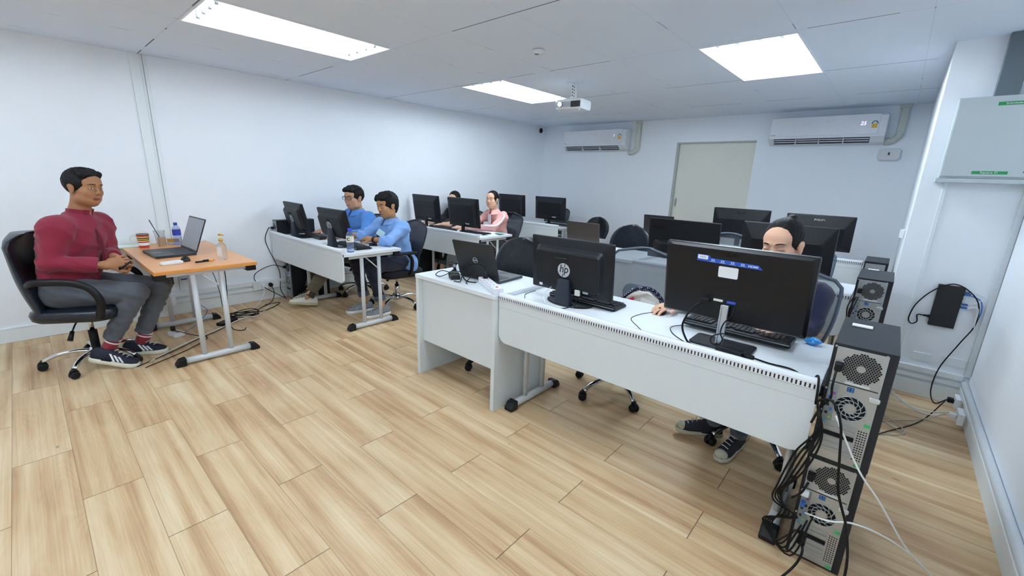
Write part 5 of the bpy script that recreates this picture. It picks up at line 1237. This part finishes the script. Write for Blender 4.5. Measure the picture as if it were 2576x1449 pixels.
def make_hair(t, org, H, Rm, s, style):
    T = lambda x, y, z: A3(H) + Rm @ (A3((x, y, z))*s)
    E = lambda c, r, k=.02, op=1: ell(T(*c), A3(r)*s, Rm, k*s, op)
    K = lambda a, b, r0, r1, k=.012, op=1: cap(T(*a), T(*b), r0*s, r1*s, k*s, op)
    vol = {'crop': 1.03, 'full': 1.06, 'mop': 1.07, 'tied': .965, 'pony': 1.0}[style]
    P = [E((0, -.022, .040), (.083*vol, .100*vol, .092*vol))]
    if style in ('crop', 'full', 'mop'):
        P += [K((-.045, .050, .092), (.05, .055, .090), .026, .026, .02), K((-.055, 0, .105), (.05, .01, .108), .026, .024, .02)]
    if style == 'mop': P += [K((-.045, .080, .085), (.055, .070, .070), .022, .020, .018), K((.062, .055, .062), (.072, .030, .02), .018, .012, .015), K((.0, -.01, .122), (-.02, -.03, .138), .014, .004, .01), K((.02, -.02, .125), (.03, -.045, .135), .012, .003, .01), K((0, -.09, -.02), (0, -.075, -.075), .040, .03, .03)]
    if style == 'full': P += [K((-.05, .078, .083), (.05, .078, .083), .018, .018, .015), K((.01, -.02, .128), (.02, -.04, .135), .012, .004, .01)]
    cutz = {'crop': .072, 'full': .066, 'mop': .064, 'tied': .066, 'pony': .064}[style]
    cw = {'crop': .064, 'full': .064, 'mop': .060, 'tied': .054, 'pony': .048}[style]
    P += [E((0, .125, cutz-.105), (cw, .085, .105), .010, -1), E((0, .085, -.065), (.085, .078, .075), .012, -1)]
    for sg in (-1, 1):
        P += [E((sg*.095, .005, -.020), (.030, .028, .040), .010, -1)]
        if style in ('crop', 'full'): P += [E((sg*.085, -.02, -.075), (.05, .09, .050), .012, -1)]
    P += [E((0, -.030, -.135), (.12, .12, .075 if style != 'mop' else .055), .012, -1)]
    if style == 'tied': P += [E((-.01, -.06, .118), (.022, .026, .018), .012), K((-.02, -.05, .128), (-.03, -.04, .136), .006, .003, .008), E((0, -.125, .03), (.038, .030, .036), .015)]
    if style == 'pony': P += [E((.0, -.120, .010), (.03, .03, .035), .02), K((.0, -.135, -.01), (.028, -.135, -.12), .026, .018, .02), K((.028, -.135, -.12), (.05, -.115, -.19), .018, .006, .02)]
    def nz(X, Y, Z):
        u = [(X-H[0])*Rm[0, i] + (Y-H[1])*Rm[1, i] + (Z-H[2])*Rm[2, i] for i in range(3)]
        amp = .0012 if style in ('tied', 'pony') else .0020
        return amp*np.sin(u[0]*260/s + 3*np.sin(u[1]*50)) * np.cos(u[1]*90/s + u[2]*70 + 2*np.sin(u[0]*60)) + amp*.5*np.sin(u[0]*430 + u[2]*160 + u[1]*120)
    V, F = sdf_mesh(P, .0042*s, nz)
    return mesh_obj('hair', V, F, HAIRM, t, org)
EYEW = mat('eye_white', 'd9d6d2', .25, var=0); IRIS = mat('iris_dark', '1d130e', .15, var=0); BROW = mat('eyebrow_dark', '1c1512', .8, var=.1); LASH = mat('lash_dark', '15100e', .7, var=0)
def make_face(t, org, T, Rm, s, gaze=0, closed=False, wide=1.0, browz=.0275):
    M = Matrix([list(Rm[i]) + [0] for i in range(3)] + [[0, 0, 0, 1]])
    O = A3(org)
    for sg in (-1, 1):
        if not closed:
            c = T(sg*.031, .0838, .0040) - O
            MT = Matrix.Translation(Vector(c)) @ M @ Matrix.Scale(s, 4)
            e = MB().ell((0, 0, 0), (.0130, .0052, .0047), 14, 8, M=MT).build('eye', EYEW, t)
            MB().ell((gaze*.0055, .0022, 0), (.0050, .0036, .0045), 12, 8, M=MT).build('iris', IRIS, e)
        P = [T(sg*(.031+x), .0880 - 20*x*x, .0085 - (.0 if not closed else .008) - 26*x*x*(1 if not closed else -.6)) - O for x in (-.015, -.008, 0, .008, .015)]
        MB().tube(P, .0009*s, 6).build('eyelid_line', LASH, t)
        P = [T(sg*(.014+.036*q), .0985 - .016*q*q - .004*q, browz - .002 + .005*math.sin(PI*min(1, q*.8+.1))) - O for q in (0, .25, .5, .75, 1)]
        MB().tube(P, [.0032*s, .0042*s, .0040*s, .0032*s, .0016*s], 7, flat=.7).build('eyebrow', BROW, t)
def hand_prims(wrist, d, n, side, curls=(.5, .5, .5, .55), s=1.0, thumb=.5, spread=.06):
    # d: pointing direction, n: palm normal (towards the palm side), side: +1/-1 thumb side along cross(d, n)
    d, n = nrm(d), A3(n); n = nrm(n - d*(n @ d)); l = np.cross(d, n)*side; w = A3(wrist)
    P = [cap(w, w + d*.035*s, .024*s, .024*s, .015, ax=l, s=1.25), cap(w + d*.030*s, w + d*.078*s, .0165*s, .015*s, .014, ax=l, s=2.3)]
    lens = ((.042, .024, .020), (.046, .028, .021), (.043, .026, .020), (.034, .020, .018))
    for i in range(4):
        off = (.031 - .0205*i)*s; b = w + d*(.080 - .006*abs(i-1.2))*s + l*off; a = curls[i]*.45; dr = nrm(d + l*(spread*(1.5-i)))
        for j, L in enumerate(lens[i]):
            v = dr*math.cos(a) + n*math.sin(a); e = b + v*L*s; r0 = (.0092 - .0008*j)*s
            P.append(cap(b, e, r0, r0*.92, .004)); b = e; a += curls[i]*(1.0 if j == 0 else .8)
    b = w + d*.026*s + l*.026*s + n*.004*s; v1 = nrm(d*.62 + l*.70 + n*thumb*.6); e = b + v1*.042*s
    P.append(cap(b, e, .0125*s, .0105*s, .010)); v2 = nrm(d*.85 + l*.25 + n*thumb); P.append(cap(e, e + v2*.030*s, .0102*s, .0085*s, .005))
    return P
def shoe(t, org, pos, direc, pitch=0, roll=0, kind='runner', L=.275, cols=None):
    # pos = ground point under the middle of the foot
    f = nrm((direc[0], direc[1], 0)); ang = math.atan2(f[1], f[0]) - PI/2
    M = Matrix.Translation(Vector(A3(pos) - A3(org))) @ Matrix.Rotation(ang, 4, 'Z') @ Matrix.Rotation(pitch, 4, 'X') @ Matrix.Rotation(roll, 4, 'Y')
    k = L/.28; up, so, st = cols
    ws = [(-.138, .012), (-.125, .028), (-.09, .034), (-.03, .032), (.03, .040), (.075, .045), (.11, .038), (.135, .018)]
    out = [(w_*k, y*k) for y, w_ in ws] + [(-w_*k, y*k) for y, w_ in ws[::-1]]
    th = .036 if kind == 'runner' else .026
    secs = [[(x*.96, y*.98, 0) for x, y in out], [(x*1.03, y*1.02, th*.4) for x, y in out], [(x, y, th) for x, y in out]]
    s_ = MB().loft(secs, M=M).build('shoe_sole', so, t)
    S = []
    for y, wv, h in ((-.132, .018, .060), (-.115, .030, .085), (-.08, .033, .092), (-.045, .034, .088), (-.01, .035, .075), (.03, .040, .062), (.07, .043, .048), (.10, .037, .038), (.128, .018, .026)):
        S.append([(wv*k*math.cos(a)*(1 if abs(math.cos(a)) < .8 else 1), y*k, th-.006 + (h)*math.sin(a)**.85*.92 if 0 < a < PI else th-.006) for a in [PI*i/12 for i in range(13)]])
    u_ = MB().loft(S, M=M).build('shoe_upper', up, t)
    if kind == 'runner' and st is not None:
        for side in (-1, 1):
            for j in range(3):
                y = .030 - .024*j; zt = .062 + .007*j
                MB().add([(side*.040*k, (y+.022)*k, th+.006), (side*.040*k, (y+.033)*k, th+.006), (side*.029*k, (y+.002)*k, zt+.012), (side*.029*k, (y-.010)*k, zt+.012),
                          (side*.046*k, (y+.022)*k, th+.006), (side*.046*k, (y+.033)*k, th+.006), (side*.034*k, (y+.002)*k, zt+.014), (side*.034*k, (y-.010)*k, zt+.014)],
                         [(0, 1, 2, 3), (4, 5, 6, 7), (0, 1, 5, 4), (2, 3, 7, 6), (1, 2, 6, 5), (0, 3, 7, 4)], M=M).build('shoe_stripe', st, u_)
    if kind == 'canvas':
        MB().ell((0, .098*k, th+.006), (.037*k, .034*k, .028), 16, 8, M=M).build('toe_cap', so, u_)
    lm = mat('laces_grey', 'b9bcc2', .7) if kind != 'plain' else so
    if kind != 'plain2':
        for j in range(4):
            y = (.070 - .023*j)*k; z = th + .043 + .011*j
            MB().tube([M @ Vector((-.020, y, z-.004)), M @ Vector((0, y+.003, z+.006)), M @ Vector((.020, y-.008, z-.002))], .0032, 6).build('shoe_lace', lm, u_)
    return s_
def person(label, sp):
    pel, chest, neck, H = A3(sp['pelvis']), A3(sp['chest']), A3(sp['neck']), A3(sp['head'])
    org = (pel[0], pel[1], 0.0)
    t = thing('person', label, 'person', org)
    s = sp.get('hs', 1.0); Rm = head_frame(sp['face'], sp.get('pitch', 0), sp.get('roll', 0))
    sR, sL = A3(sp['sh'][0]), A3(sp['sh'][1]); rx = nrm(sR - sL); b = sp.get('build', 1.0)
    vox = sp.get('vox', .0052)
    hp, T, lips = head_prims(H, Rm, s, neck, sp.get('fat', 1.0), sp.get('wide', 1.0))
    # ---- skin body
    P = list(hp)
    def torso(g):
        return [ell(pel, (.155*b+g, .115+g, .11+g), k=.05), cap(pel + A3((0, 0, .04)), chest, (.100*b+g), (.110*b+g), .05, ax=rx, s=1.38),
                cap(sR, sL, .050+g, .050+g, .06), cap(neck - A3((0, 0, .055)), sR, .042+g*.8, .046+g, .05), cap(neck - A3((0, 0, .055)), sL, .042+g*.8, .046+g, .05), cap(chest, neck, .080+g*.6, .052+g*.25, .05)]
    P += torso(-.006)
    def arm(i, g, e=1.0):
        S, E_, W = A3(sp['sh'][i]), A3(sp['el'][i]), A3(sp['wr'][i]); W2 = E_ + (W-E_)*e
        return [cap(S, E_, .046*b+g, .037+g, .025), cap(E_, W2, .037+g, .037 + (.025-.037)*e + g, .012)]
    def leg(i, g, e=1.0):
        Hh, Kn, An = A3(sp['hip'][i]), A3(sp['knee'][i]), A3(sp['ankle'][i]); A2 = Kn + (An-Kn)*e
        return [cap(Hh, Kn, .078*b+g, .054+g, .04), cap(Kn, A2, .053+g, .053 + (.034-.053)*e + g, .02)]
    for i in (0, 1):
        P += arm(i, 0); P += leg(i, -.006)
        An = A3(sp['ankle'][i]); fd = nrm(tuple(sp['toe'][i][:2]) + (0,)); P.append(cap(An, An + fd*.055 - A3((0, 0, .08)), .024, .016, .015))
        h = sp['hand'][i]; P += hand_prims(sp['wr'][i], h[0], h[1], h[2], h[3] if len(h) > 3 else (.6, .6, .6, .65), sp.get('hand_s', 1.0), h[4] if len(h) > 4 else .5)
    V, F = sdf_mesh(P, vox)
    skin = mat('skin_%s' % sp['skin'], sp['skin'], .58, var=.06, scale=25, bump=.15, bscale=400, spec=.35)
    skin.node_tree.nodes['Principled BSDF'].inputs['Subsurface Weight'].default_value = .08; skin.node_tree.nodes['Principled BSDF'].inputs['Subsurface Scale'].default_value = .01
    lipm = mat('lips_%s' % sp['lips'], sp['lips'], .4, var=.03)
    mesh_obj('body', V, F, [skin, lipm], t, org, lips)
    make_hair(t, org, H, Rm, s, sp['hair'])
    make_face(t, org, T, Rm, s, sp.get('gaze', 0), sp.get('closed', False), sp.get('wide', 1.0))
    # ---- shirt
    def wrinkle(X, Y, Z): 
        a = sp.get('wr_amp', .0085)
        f1 = np.abs(np.sin(30*Z + 17*X + 9*Y + 2.2*np.sin(11*Y + 7*Z)))
        f2 = np.abs(np.sin(24*Z - 26*X + 12*Y + 2*np.sin(13*X + 5*Z) + 1))
        return a*(f1 - .62)*(.5 + .5*np.sin(19*Y + 13*X)) + a*(f2 - .62)*(.5 + .5*np.sin(15*X - 21*Z + 2)) + a*.3*np.sin(38*X + 22*Z + 2.5*np.sin(17*Y))
    g = sp.get('cloth', .016)
    Q = torso(g); ends = []
    for i in (0, 1):
        e = sp['sleeve'][i]; aa = arm(i, g*.85, e); aa[0]['k'] = .055; Q += aa
        E_, W = A3(sp['el'][i]), A3(sp['wr'][i]); p_ = E_ + (W-E_)*e; ends.append(cyl_cut(p_, W-E_, .09, .062))
        if sp.get('rolled') and sp['rolled'][i]:
            dd = nrm(W-E_); Q.append(cap(p_ - dd*.035, p_ - dd*.004, .037+g*1.25, .037+g*1.25, .006))
    for ex in sp.get('extra', ()): Q.append(ex)
    Q += ends
    Q.append(ell(neck + nrm(T(0, -.028, -.045) - neck)*.075, (.072*s, .072*s, .060), k=.010, op=-1))
    Q += [cyl_cut(pel + A3((0, 0, sp.get('hem', -.02))), (0, 0, -1), .20, .30, .008)]
    V, F = sdf_mesh(Q, .0058, wrinkle)
    shirt = mesh_obj(sp.get('top_name', 'shirt'), V, F, sp['top'], t, org)
    # collar
    ax_ = nrm(T(0, -.028, -.045) - neck); c0 = neck + ax_*.024; f0 = nrm(np.cross(A3((0, 0, 1)), rx)); f0 = -f0 if (f0 @ Rm[:, 1]) < 0 else f0
    if sp.get('collar'):
        n = 26; secs = []
        for j in range(n+1):
            a = 2*PI*j/n*.93 + .22; dr = rx*math.sin(a) + f0*math.cos(a); r_ = .066*s
            front = max(0, math.cos(a))
            if sp['collar'] == 'band': secs.append([c0 + dr*(r_+.004) - ax_*.012*front + ax_*z for z, in ((-.018,), (.022,))] + [c0 + dr*(r_-.004) - ax_*.012*front + ax_*z for z, in ((.022,), (-.018,))])
            else: secs.append([c0 + dr*(r_+.036+.020*front) - ax_*(.030+.030*front), c0 + dr*(r_+.004) + ax_*(.020-.012*front), c0 + dr*(r_-.002) + ax_*(.018-.012*front), c0 + dr*(r_+.028+.016*front) - ax_*(.034+.030*front)])
        MB().loft([[tuple(q - A3(org)) for q in sc_] for sc_ in secs], sm=False).build('collar', sp.get('collar_m', sp['top']), shirt)
    # ---- trousers
    Q = [ell(pel, (.155*b+.012, .125, .115), k=.04)]
    e = sp.get('trouser', (.93, .93))
    for i in (0, 1):
        Q += leg(i, .012 + sp.get('baggy', 0), e[i]); Kn, An = A3(sp['knee'][i]), A3(sp['ankle'][i]); p_ = Kn + (An-Kn)*e[i]; Q.append(cyl_cut(p_, An-Kn, .10, .08))
    def wr2(X, Y, Z): return .0035*np.sin(60*Z + 20*X + 2*np.sin(25*Y))*np.cos(28*Y + 18*X) + .002*np.sin(110*Z + 50*Y)
    V, F = sdf_mesh(Q, .0062, wr2)
    tr = mesh_obj('trousers', V, F, sp['bottom'], t, org)
    if sp.get('cuff'):
        for i in (0, 1):
            Kn, An = A3(sp['knee'][i]), A3(sp['ankle'][i]); p_ = Kn + (An-Kn)*e[i]; dd = nrm(An-Kn)
            MB().tube([tuple(p_ - dd*.05 - A3(org)), tuple(p_ + dd*.002 - A3(org))], .058, 18).build('trouser_cuff', sp['cuff'], tr)
    for i in (0, 1):
        An = A3(sp['ankle'][i]); Kn = A3(sp['knee'][i])
        if sp.get('sock'):
            dd = nrm(Kn-An); s0 = An - A3(org) - A3((0, 0, .03)); sk = MB().tube([tuple(s0), tuple(s0 + dd*.13)], [.045, .042], 18).build('sock', sp['sock'], t)
            if sp.get('sock_band'):
                for q in (.062, .086): MB().tube([tuple(s0 + dd*q), tuple(s0 + dd*(q+.010))], .0458, 18).build('sock_band', sp['sock_band'], sk)
        shoe(t, org, sp['shoe'][i][0], sp['toe'][i], sp['shoe'][i][1], sp['shoe'][i][2] if len(sp['shoe'][i]) > 2 else 0, sp.get('shoe_kind', 'runner'), sp.get('shoe_L', .275), sp['shoe_c'])
    return t, T, Rm, org
def fabric(name, c, **k): return mat(name, c, k.pop('rough', .85), var=.07, scale=40, bump=.25, bscale=700, sheen=.15, **k)
SKIN_A = '9a6d4e'
# ---------------------------------------------------------------- the man in the red shirt
RED_S = fabric('shirt_maroon', '7d1730'); GREYT = fabric('trousers_grey', '50545c')
t, T, Rm, org = person('person in a maroon shirt and grey trousers seated at the orange table', dict(
    pelvis=(-4.37, .13, .565), chest=(-4.33, .19, .93), neck=(-4.31, .25, 1.10), head=(-4.265, .300, 1.283), face=(.80, .60), pitch=R(2), roll=R(3), hs=1.05, fat=1.03,
    sh=((-4.175, .115, 1.015), (-4.46, .345, 1.01)), el=((-4.13, .045, .80), (-4.43, .375, .80)), wr=((-4.06, .31, .765), (-4.20, .375, .795)),
    hand=(((.15, .9, .25), (-.85, .1, -.5), -1, (.95, .95, 1.0, 1.05), .6), ((.45, .35, -.25), (.2, -.8, -.5), 1, (.9, .9, .95, 1.0), .5)),
    hip=((-4.26, .07, .565), (-4.46, .20, .565)), knee=((-4.055, .445, .545), (-4.205, .61, .54)), ankle=((-4.12, .235, .165), (-4.27, .44, .12)),
    toe=((.42, .75), (.45, .72)), shoe=(((-4.075, .25, .032), R(-17)), ((-4.25, .455, .0), 0)), shoe_kind='runner', shoe_L=.30, shoe_c=(mat('shoe_navy', '141a2c', .7, bump=.4), mat('sole_offwhite', 'dcdccb', .55), mat('stripe_white', 'e6e8ea', .5)),
    sock=fabric('sock_red', '8e1f30'), sock_band=mat('sock_white', 'dfe0e4', .8), skin=SKIN_A, lips='84503f', hair='crop', gaze=.55, build=1.20, vox=.0044,
    sleeve=(.86, .86), top=RED_S, collar='band', bottom=GREYT, hem=-.075, trouser=(.86, .86), baggy=.006, cloth=.024, hand_s=1.08))
f0 = nrm((.57, .82, 0)); base = A3((-4.33, .19, .0)) - A3(org)
P = [tuple(A3((-4.33, .19, z)) + f0*q - A3(org)) for z, q in ((.72, .152), (.80, .165), (.88, .172), (.96, .165), (1.02, .135), (1.06, .105))]
MB().tube(catmull(P, 4), .010, 6).build('button_placket', fabric('shirt_maroon_dark', '651226'), t)
tag(MB().tube([(-4.0, .37, .735), (-3.985, .44, .79)], .0065, 8).build('pen', BLK), 'black pen held in the hands of the person in maroon', 'pen')
# ---------------------------------------------------------------- the two men in blue shirts
BLUE1 = fabric('shirt_blue', '4f86cc'); BLUE2 = fabric('shirt_light_blue', '7ba3dc')
t, T, Rm, org = person('person with black-rimmed glasses in a blue shirt seated at the monitor nearest the wall', dict(
    pelvis=(-4.76, 2.68, .55), chest=(-4.74, 2.64, .88), neck=(-4.735, 2.60, 1.00), head=(-4.715, 2.55, 1.165), face=(.30, -.95), pitch=R(2), hs=1.08, fat=1.08, wide=1.03,
    sh=((-4.93, 2.60, .945), (-4.54, 2.62, .94)), el=((-5.0, 2.40, .80), (-4.42, 2.50, .80)), wr=((-4.93, 2.25, .785), (-4.52, 2.30, .775)),
    hand=(((.3, -.9, -.1), (0, 0, -1), 1, (.35, .35, .35, .4), .1), ((-.3, -.9, -.05), (0, 0, -1), -1, (.3, .3, .3, .35), .1)),
    hip=((-4.86, 2.62, .53), (-4.66, 2.62, .53)), knee=((-4.92, 2.22, .53), (-4.60, 2.22, .53)), ankle=((-4.92, 2.05, .12), (-4.63, 1.92, .145)),
    toe=((-.1, -1), (-.35, -.94)), shoe=(((-4.93, 2.0, 0), 0), ((-4.655, 1.855, .03), R(10), R(14))), shoe_kind='plain', shoe_L=.30, shoe_c=(mat('shoe_white', 'd9d8cf', .6), mat('sole_cream', 'b9b38f', .6), None),
    skin='c09376', lips='ac776a', hair='full', gaze=-.3, build=1.16, sleeve=(.90, .90), top=BLUE1, collar='shirt', sock=fabric('sock_dark', '3b382f'), bottom=fabric('trousers_khaki', '655d4c'), baggy=.012, hem=-.10))
GL = BLK; O = A3(org); g = None
for sg in (-1, 1):
    lp_ = [T(sg*.034 + x*1.0, .106 - 6*(abs(sg*.034+x)-.034)*abs(abs(sg*.034+x)-.034)*0 - .25*max(0, abs(sg*.034+x)-.03), .004 + z) - O for x, z in rr(.048, .034, .010, 3)]
    r_ = MB().tube(lp_, .0022, 6, closed=True).build('glasses_rim', GL, t)
    MB().tube([T(sg*.058, .098, .010) - O, T(sg*.080, .06, .012) - O, T(sg*.084, -.01, .008) - O], .0018, 6).build('glasses_temple', GL, t)
MB().tube([T(-.010, .107, .008) - O, T(0, .110, .010) - O, T(.010, .107, .008) - O], .0018, 6).build('glasses_bridge', GL, t)
MB().bx(-4.80-O[0], -4.74-O[0], 2.475-O[1], 2.485-O[1], .83, .90).build('shirt_pocket', BLUE1, t, bevel=.003)

ext = [ell((-3.94, 2.72, .50), (.15, .10, .12), k=.05)]
t, T, Rm, org = person('person in a light blue shirt and black wristband leaning on the desk corner', dict(
    pelvis=(-4.02, 2.68, .54), chest=(-4.01, 2.62, .84), neck=(-4.01, 2.575, .965), head=(-3.965, 2.51, 1.130), face=(.12, -.99), pitch=R(8), hs=1.07,
    sh=((-4.185, 2.56, .91), (-3.84, 2.60, .905)), el=((-4.22, 2.36, .80), (-3.73, 2.37, .80)), wr=((-4.44, 2.22, .788), (-3.94, 2.31, .795)),
    hand=(((-.55, -.8, -.12), (0, 0, -1), 1, (.35, .35, .4, .45), .1), ((-.85, -.30, .12), (0, .4, -.9), 1, (.6, .6, .7, .7), .3)),
    hip=((-4.12, 2.64, .53), (-3.91, 2.64, .53)), knee=((-4.16, 2.24, .53), (-3.90, 2.25, .52)), ankle=((-4.075, 2.27, .12), (-3.845, 2.33, .12)),
    toe=((-.22, -.97), (-.10, -.99)), shoe=(((-4.10, 2.215, 0), 0), ((-3.85, 2.275, 0), 0)), shoe_kind='runner', shoe_L=.29, shoe_c=(mat('shoe_grey', '7d8288', .75, bump=.4), mat('sole_white', 'dfe1e0', .5), mat('shoe_grey_stripe', '9a9ea4', .6)),
    skin='b3835f', lips='9a6754', hair='mop', gaze=-.3, build=.97, sleeve=(.14, .42), rolled=(1, 1), top=BLUE2, collar='shirt', bottom=fabric('trousers_navy', '161d31'),
    cuff=fabric('denim_turnup', '4a5568'), trouser=(.86, .86), hem=-.14, extra=ext))
O = A3(org)
w0, w1 = A3((-3.90, 2.32, .797)), A3((-3.925, 2.315, .796))
MB().tube([tuple(w0-O), tuple(w1-O)], .0335, 16).build('wristband', BLK, t)
m_ = [[(x, y, z) for x, z in rr(.085*k, .065*k, .012, 4)] for y, k in ((0, 1), (.006, .9))]
tag(MB().loft(m_, sm=False).build('face_mask', fabric('mask_blue', 'b7dbe8'), M=TR(-3.93, 2.40, .855, rz=R(28), ry=R(30), rx=R(-14))), 'pale blue surgical mask hanging at the chest of the person leaning on the desk', 'face mask')
# ---------------------------------------------------------------- the two women in the second row
PINK = fabric('jacket_pink', 'eab0aa')
t, T, Rm, org = person('person in a pink zip jacket with white sleeve stripes and tied-back dark hair', dict(
    pelvis=(-4.210, 4.50, .54), chest=(-4.210, 4.44, .85), neck=(-4.215, 4.38, .985), head=(-4.205, 4.32, 1.150), face=(.28, -.96), pitch=R(-3), hs=.98, wide=.98,
    sh=((-4.355, 4.40, .925), (-4.085, 4.42, .92)), el=((-4.480, 4.18, .79), (-4.020, 4.17, .79)), wr=((-4.420, 3.90, .782), (-4.260, 4.02, .785)),
    hand=(((.1, -.95, -.1), (0, 0, -1), 1, (.35, .35, .4, .4), .1), ((-.9, -.3, 0), (0, 0, -1), -1, (.35, .35, .4, .4), .1)),
    hip=((-4.300, 4.46, .52), (-4.120, 4.46, .52)), knee=((-4.320, 4.06, .52), (-4.090, 4.06, .52)), ankle=((-4.320, 4.12, .12), (-4.080, 4.12, .12)),
    toe=((0, -1), (0, -1)), shoe=(((-4.320, 4.06, 0), 0), ((-4.080, 4.06, 0), 0)), shoe_kind='plain', shoe_L=.25, shoe_c=(BLKM, BLKM, None),
    skin='d8ac92', lips='c97f78', hair='pony', gaze=.2, build=.82, cloth=.013, sleeve=(.95, .95), top=PINK, top_name='jacket', collar='shirt', bottom=fabric('trousers_black', '14151b'), hem=-.12))
O = A3(org); cl = []
for a, b_, off in (((-4.050, 4.42, .965), (-3.975, 4.19, .84), 0), ((-3.975, 4.19, .84), (-4.040, 4.09, .83), 0)): cl += [A3(a)-O, A3(b_)-O]
MB().tube([tuple(q) for q in catmull([(-4.10-O[0], 4.40-O[1], .985), (-4.005-O[0], 4.36-O[1], .945), (-3.965-O[0], 4.24-O[1], .865), (-3.975-O[0], 4.135-O[1], .825), (-4.10-O[0], 4.055-O[1], .825)], 5)], .012, 8, flat=.5).build('sleeve_stripe', fabric('stripe_white_cloth', 'f0eef0'), t)
MB().bx(-4.245-O[0], -4.195-O[0], 4.285-O[1], 4.30-O[1], .80, .955).build('undershirt', fabric('undershirt_white', 'e3e2e8'), t, bevel=.006)
BLKC = fabric('top_black', '0f1119')
t, T, Rm, org = person('person in a black top mostly hidden behind the second-row monitors, forehead showing', dict(
    pelvis=(-5.020, 4.46, .54), chest=(-5.010, 4.42, .85), neck=(-5.005, 4.39, .985), head=(-4.975, 4.30, 1.105), face=(.35, -.94), pitch=R(10), hs=1.0,
    sh=((-5.160, 4.38, .90), (-4.820, 4.40, .90)), el=((-5.140, 4.14, .79), (-4.740, 4.16, .79)), wr=((-5.100, 3.88, .785), (-4.760, 3.92, .785)),
    hand=(((.2, -.95, -.1), (0, 0, -1), 1, (.3, .3, .3, .4), .1), ((-.2, -.95, 0), (0, 0, -1), -1, (.3, .3, .3, .4), .1)),
    hip=((-5.100, 4.42, .52), (-4.920, 4.42, .52)), knee=((-5.00, 4.08, .52), (-4.860, 4.02, .52)), ankle=((-4.955, 3.90, .12), (-4.79, 3.90, .12)),
    toe=((0, -1), (0, -1)), shoe=(((-4.955, 3.85, 0), 0), ((-4.79, 3.85, 0), 0)), shoe_kind='plain', shoe_L=.25, shoe_c=(BLKM, BLKM, None),
    skin='d8ac92', lips='c97f78', hair='pony', build=.85, sleeve=(.45, .45), top=BLKC, bottom=fabric('trousers_black', '14151b'), cuff=fabric('denim_turnup', '4a5568'), trouser=(.80, .80), hem=-.10))
# ---------------------------------------------------------------- the woman behind the big monitor
t, T, Rm, org = person('person in a dark navy top with tied-up black hair looking down behind the large monitor', dict(
    pelvis=(-.38, 2.66, .55), chest=(-.38, 2.62, .87), neck=(-.375, 2.58, 1.00), head=(-.395, 2.50, 1.170), face=(-.22, -.975), pitch=R(9), roll=R(-3), hs=1.08, wide=.97,
    sh=((-.555, 2.59, .93), (-.225, 2.59, .925)), el=((-.66, 2.47, .81), (-.21, 2.50, .79)), wr=((-.84, 2.37, .79), (-.30, 2.34, .785)),
    hand=(((-.45, -.88, -.10), (0, 0, -1), 1, (.35, .35, .4, .45), .15), ((-.7, -.7, 0), (0, 0, -1), -1, (.3, .3, .35, .4), .1)),
    hip=((-.47, 2.62, .53), (-.29, 2.62, .53)), knee=((-.54, 2.26, .53), (-.30, 2.26, .53)), ankle=((-.56, 2.47, .155), (-.42, 2.44, .150)),
    toe=((-.88, -.47), (-.22, -.97)), shoe=(((-.625, 2.435, .03), 0), ((-.435, 2.385, .02), R(-6))), shoe_kind='canvas', shoe_L=.265, shoe_c=(mat('canvas_navy', '23262f', .85, bump=.4), mat('rubber_cream', 'b3b29e', .6), None),
    skin='dcae94', lips='c9776e', hair='tied', closed=True, build=.88, sleeve=(.93, .95), top=fabric('top_navy', '141b3a'), bottom=fabric('jeans_blue', '50677c'), trouser=(1.05, 1.05), sock=fabric('sock_denim', '3c4f62'), hem=-.08))
